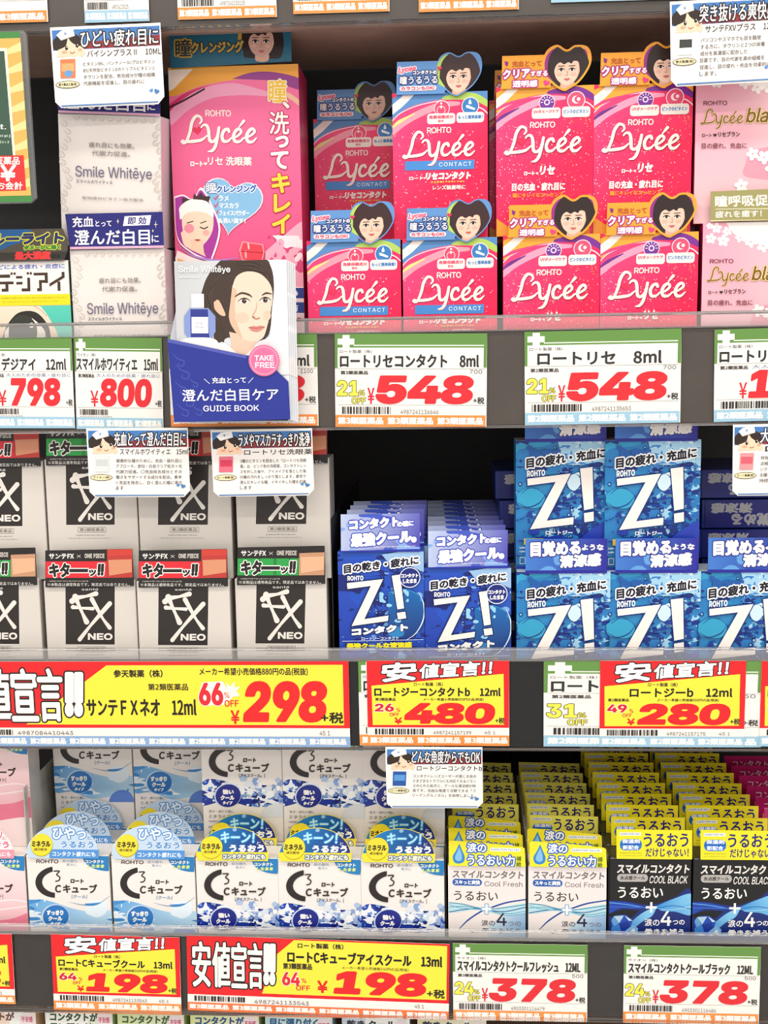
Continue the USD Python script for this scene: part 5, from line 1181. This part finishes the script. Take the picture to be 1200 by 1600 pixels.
def fresh(label, tl, tr, Y, zb, cap):
    C = Carton(BOX, label, EYE, tl, tr, (tl[0] + 1.5, 1512), Y, zb, .0238, ('#f0e6e2', '#ddd3ce', '#f2eae6'), SF); A = C.A
    A.p([(60, 770), (1030, 770), (1030, 2140), (60, 2140)], ('g', '#efe6e4', '#f4ece6', (500, 800), (500, 1200)))
    A.p(smooth([(560, 1500), (700, 1380), (860, 1330), (1030, 1290), (1030, 2140), (560, 2140), (560, 1500)], 5), ('g', '#d6e8f0', '#4f96d2', (600, 1400), (1010, 1640)))
    A.t('スマイルコンタクト', 132, 842, 970, 925, '#8a8280', b=4, sh=.1, part='product_lettering')
    A.part = 'pill'; A.rr(130, 940, 482, 1018, 38, '#2f62b0'); A.t('スキっと爽快', 158, 955, 458, 1002, '#f6f6f4', b=3, part='pill_lettering')
    A.t('Cool Fresh', 512, 962, 965, 1020, '#7a7472', f=400, part='product_lettering'); A.t('うるおい', 148, 1080, 672, 1188, '#4a4442', b=1)
    A.part = 'wave_print'
    A.p(smooth([(90, 1215), (250, 1240), (400, 1270), (540, 1290), (720, 1260), (1010, 1210), (1010, 1310), (850, 1350), (680, 1340), (540, 1320), (380, 1300), (200, 1330), (90, 1330), (90, 1215)], 5), '#bfe0ea')
    for pts, w, c in (([(90, 1220), (260, 1235), (420, 1270), (600, 1285), (1010, 1225)], 9, '#3a8ea8'), ([(90, 1330), (250, 1300), (400, 1285), (560, 1300), (760, 1310), (1010, 1255)], 10, '#2a6a9c'), ([(90, 1270), (300, 1262), (540, 1300), (800, 1335), (1010, 1300)], 8, '#58aac4'), ([(90, 1240), (200, 1275), (400, 1290)], 7, '#6cb8cc'), ([(560, 1300), (760, 1355), (1010, 1330)], 8, '#7cc0d6')): A.s(pts, w, c)
    A.s([(215, 1520), (330, 1410), (500, 1300), (600, 1265), (780, 1205), (1005, 1165)], 17, '#2450a4', (.4, 1, 1, 1, 1, .8))
    A.part = 'plus_mark'; A.add(unary_union([sbox(520, 1225, 558, 1345), sbox(480, 1268, 600, 1302)]).buffer(6), '#9cc2dc'); A.add(unary_union([sbox(526, 1230, 552, 1340), sbox(485, 1273, 595, 1297)]), '#f8f8f8')
    A.t('涙の', 480, 1415, 640, 1480, '#6a6a78', b=1); A.t('4', 660, 1330, 780, 1475, '#33324a', f=400, b=2); A.t('つの', 800, 1425, 950, 1472, '#8a8c9c', b=1); A.t('働きを補う', 482, 1508, 945, 1565, '#5c6476', b=1)
    yellow_cap(C, A, cap, lambda x, y: (75 + (x - 95) * 925 / 963, 785 + (y - 607) * 1211 / 1283))
    C.done(); return C
fa = fresh('pinkish white box with a yellow drop header card, left column, front', cS(75, 785), cS(1000, 777), .012, ZC, 'drop')
xa, xb = fa.loc[0], P(825.5, 1354.5, .012)[0] + fa.W / 2
for k in (1, 2): fa.copy(f'pinkish white box with a yellow drop header card, left column, {ORD[k]} from the front', x=xa - .0003 * k, Y=.012 + .0242 * k)
for k in (0, 1): fa.copy(f'pinkish white box with a yellow drop header card, right column, {ORD[k]} from the front', x=xb - .0003 * k, Y=.012 + .0242 * k)
fp = None
for x, side, k0 in ((xb, 'right', 2), (xa, 'left', 3)):
    for k in range(k0, 8):
        lb = f'pinkish white box with a plain yellow header card, {side} column, {ORD[k]} from the front'; Y = .012 + .0242 * k
        if fp is None:
            q = fa.W; C0 = Carton.__init__
            def fixed(self, name, label, cat, tl, tr, bl, Y_, zb, dep, cols, frame=None, group=None, rot=(0, 0, 0), H=None, W=None):
                C0(self, name, label, cat, tl, tr, bl, Y_, zb, dep, cols, frame, group, rot, fa.H, fa.W)
            Carton.__init__ = fixed
            fp = fresh(lb, (800, 1300), (900, 1300), Y, ZC, 'text')
            Carton.__init__ = C0
            fp.prim.GetAttribute('xformOp:translate').Set(Gf.Vec3d(float(x - .0004 * k), Y, float(ZC)))
        else: fp.copy(lb, x=x - .0004 * k, Y=Y)

cK2 = conv(940, 1260, 7.5)
KF2 = [(95, 607), (1058, 612), (95, 1890)]
def cool_black(label, tl, tr, Y, zb):
    C = Carton(BOX, label, EYE, tl, tr, (tl[0], 1512), Y, zb, .0238, ('#1d1b1c', '#161515', '#2a2624'), KF2); A = C.A
    A.part = 'wave_print'
    A.p(smooth([(95, 1085), (300, 1095), (520, 1130), (660, 1120), (860, 1050), (1070, 1005), (1070, 2030), (95, 2030), (95, 1085)], 5), '#16307e')
    A.p(smooth([(95, 1235), (240, 1190), (380, 1190), (450, 1200), (330, 1290), (200, 1290), (95, 1260), (95, 1235)], 5), '#121722')
    A.p(smooth([(640, 1150), (860, 1060), (1070, 1010), (1070, 1240), (880, 1210), (720, 1200), (640, 1150)], 5), ('g', '#3f9ad6', '#86c8ec', (700, 1160), (1000, 1050)))
    A.p(smooth([(95, 1095), (300, 1105), (540, 1165), (400, 1180), (230, 1170), (95, 1230), (95, 1095)], 5), '#1f4cb2')
    for pts, w, c in (([(95, 1110), (300, 1130), (540, 1165), (800, 1170), (1070, 1120)], 8, '#6fb4e8'), ([(95, 1160), (300, 1160), (560, 1160)], 8, '#3f74cc'), ([(660, 1170), (860, 1140), (1070, 1180)], 7, '#2a6ab8'), ([(700, 1190), (900, 1180), (1070, 1150)], 6, '#bfe2f4')): A.s(pts, w, c)
    A.p(smooth([(230, 1460), (330, 1350), (480, 1230), (600, 1170), (650, 1160), (600, 1260), (480, 1330), (350, 1440), (280, 1480), (230, 1460)], 5), ('g', '#2a7fd0', '#8fd0f0', (250, 1450), (560, 1200)))
    A.part = 'crystal_picture'
    A.p([(125, 1300), (180, 1250), (300, 1248), (375, 1310), (350, 1390), (250, 1450), (120, 1480)], '#2454b8')
    for q, c in (([(150, 1262), (270, 1255), (215, 1345)], '#b8d6e6'), ([(280, 1255), (372, 1312), (330, 1316)], '#dceaf2'), ([(120, 1310), (150, 1265), (210, 1345), (150, 1380)], '#6aa8dc'), ([(215, 1348), (320, 1320), (345, 1385), (250, 1440)], '#173a9c'), ([(125, 1390), (210, 1350), (240, 1440), (120, 1475)], '#3f86d2'), ([(300, 1420), (380, 1360), (440, 1400), (430, 1480), (280, 1480)], '#86b8e4'), ([(340, 1440), (390, 1400), (420, 1470)], '#e3eef6')): A.p(q, c)
    A.t('スマイルコンタクト', 186, 676, 1028, 772, '#e3ded8', b=5, sh=.12, part='product_lettering')
    A.part = 'pill'; A.rr(184, 784, 548, 872, 42, '#b9b4b0'); A.t('氷点感クール', 222, 806, 512, 850, '#4a4644', b=1.5, part='pill_lettering')
    A.t('COOL BLACK', 566, 802, 1018, 888, '#f0ebe6', f=600, sh=.25, part='product_lettering')
    A.t('うるおい', 198, 930, 725, 1052, '#f8f4ee', b=3)
    A.part = 'plus_mark'; A.add(unary_union([sbox(578, 1100, 604, 1220), sbox(526, 1146, 658, 1172)]), '#fbf8f4')
    A.t('涙の', 518, 1290, 690, 1370, '#fbf8f4', b=2); A.t('4', 705, 1200, 830, 1368, '#fbf8f4', f=600, b=1); A.t('つの', 848, 1300, 985, 1352, '#fbf8f4', b=2); A.t('働きを補う', 518, 1402, 978, 1472, '#fbf8f4', b=2.5)
    yellow_cap(C, A, 'text', lambda x, y: (x, y))
    C.done(); return C
kb = cool_black('black box with blue waves and a yellow header card, left column, front', cK2(95, 607), cK2(1058, 612), .012, ZC)
xk = (kb.loc[0], P(1083.5, 1343, .012)[0] + kb.W / 2)
for i, side in enumerate(('left', 'right')):
    for k in range(9):
        if k or i: kb.copy(f'black box with a yellow header card, {side} column, {ORD[k]} from the front', x=xk[i] - .0008 * k, Y=.012 + .0243 * k)

def magenta(label, x, Y, zb):
    C = Carton(BOX, label, EYE, (1000, 1300), (1100, 1300), (1000, 1512), Y, zb, .0238, ('#b01f68', '#8c1850', '#c03a7a'), [(0, 0), (120, 0), (0, 172)], H=kb.H * .98, W=kb.W); A = C.A
    C.prim.GetAttribute('xformOp:translate').Set(Gf.Vec3d(float(x), Y, float(zb))); C.loc[0] = x
    A.p([(0, 0), (120, 0), (120, 190), (0, 190)], ('g', '#c2246e', '#7c1648', (20, 20), (100, 180))); A.t('うるおい', 14, 30, 100, 48, '#fbeef2', b=.4); A.t('コンタクト', 14, 60, 108, 76, '#fbeef2', b=.4)
    C.header(sbox(8, -44, 116, 2), '#d02678'); A.t('コンタクトが', 22, -36, 98, -24, '#fbe3ee', b=.3, part='lettering'); A.r(20, -18, 60, -4, '#e8d24a'); A.t('乾く時に', 24, -16, 58, -6, '#3a1a2a', part='lettering')
    C.done(); return C
xm = P(1213, 1343, .012)[0] + kb.W / 2
mg = None
for k in range(2, 8):
    lb = f'magenta box with a header card at the right edge, {ORD[k - 2].replace("front", "first")} of its row in view'; Y = .012 + .0243 * k
    if mg is None: mg = magenta(lb, xm - .0008 * k, Y, ZC)
    else: mg.copy(lb, x=xm - .0008 * k, Y=Y)

# dividers
def div(label, px, py, y0, y1, z0, h, mat): divider(label, P(px, py, y0)[0], y0, y1, z0, z0 + h, mat)
divider('scuffed grey divider between the pale pink boxes and the pale blue domed boxes', P(39, 1400, .012)[0], .022, .285, ZC, ZC + .14, GREYD, .0008)
div('black divider left of the yellow drop header cards', 696.5, 1400, .014, .28, ZC, kb.H + .002, BLACKD)
div('black divider between the two columns of pinkish white boxes', 823.5, 1400, .014, .28, ZC, kb.H + .001, BLACKD)
div('black divider between the pinkish white and the black boxes', 951, 1400, .014, .28, ZC, kb.H + .002, BLACKD)
div('dark divider between the silver-white and the deep blue boxes', 519, 900, .02, .28, ZB, .135, BLACKD)

# ------------------------------------------------------------------ the shelf below: only the tops of its boxes show
zd = rail_z(1790) + .0002
def low_box(label, x0, x1, yt, base, words, ink, seed):
    C = Carton(BOX, label, EYE, (x0, yt), (x1, yt + .02 * (x1 - x0)), (x0, 1790), .016, zd, .03, (base, base, '#e9e6dc'), [(0, 0), (110, 0), (0, 190)]); A = C.A
    A.p([(0, 0), (110, 0), (110, 190), (0, 190)], ('g', base, '#f4f0e4', (10, 5), (100, 60))); A.water(0, 0, 110, 120, '#f8f8f2', seed, 50, .6)
    for i, w in enumerate(words): A.t(w, 8, 4 + 17 * i, 8 + min(78, 13.5 * len(w)), 17 + 17 * i, ink, b=.7, sh=.08, own=True)
    A.part = 'round_badge'; A.e(96, 14, 12, 11, '#f6e6ea'); A.t('不安感', 87, 10, 105, 19, '#d0486a', b=.2, part='badge_lettering')
    C.done()
for i, (x0, x1, yt, b, wd, ink, where) in enumerate(((-52, 55, 1577, '#f3c8b0', ('ンタクトが', '付く'), '#7a4a3a', 'peach box on the shelf below, at the bottom left corner'), (70, 175, 1578, '#cfe0b4', ('コンタクトが', '目に張り付く'), '#3a5a3a', 'green-lettered box on the shelf below, second from the left'),
      (183, 287, 1582, '#d6e6a6', ('コンタクトが', '張り付く'), '#4a6a3a', 'yellow-green box on the shelf below, third from the left'), (297, 404, 1584, '#e0e6a0', ('コンタクトが', 'かわく'), '#2a5a8a', 'yellow box with blue lettering on the shelf below, fourth from the left'),
      (414, 519, 1587, '#bfe0dc', ('目に張り付く', 'コンタクト'), '#2a6a9a', 'aqua box on the shelf below, fifth from the left'), (534, 640, 1590, '#c9d8e8', ('乾き クール', '感'), '#3a3a4a', 'pale blue box on the shelf below, sixth from the left'),
      (652, 760, 1592, '#e3dcb0', ('乾き クール', '感'), '#3a3a4a', 'pale yellow box on the shelf below, seventh from the left'))):
    low_box(where, x0, x1, yt, b, wd, ink, 90 + i)
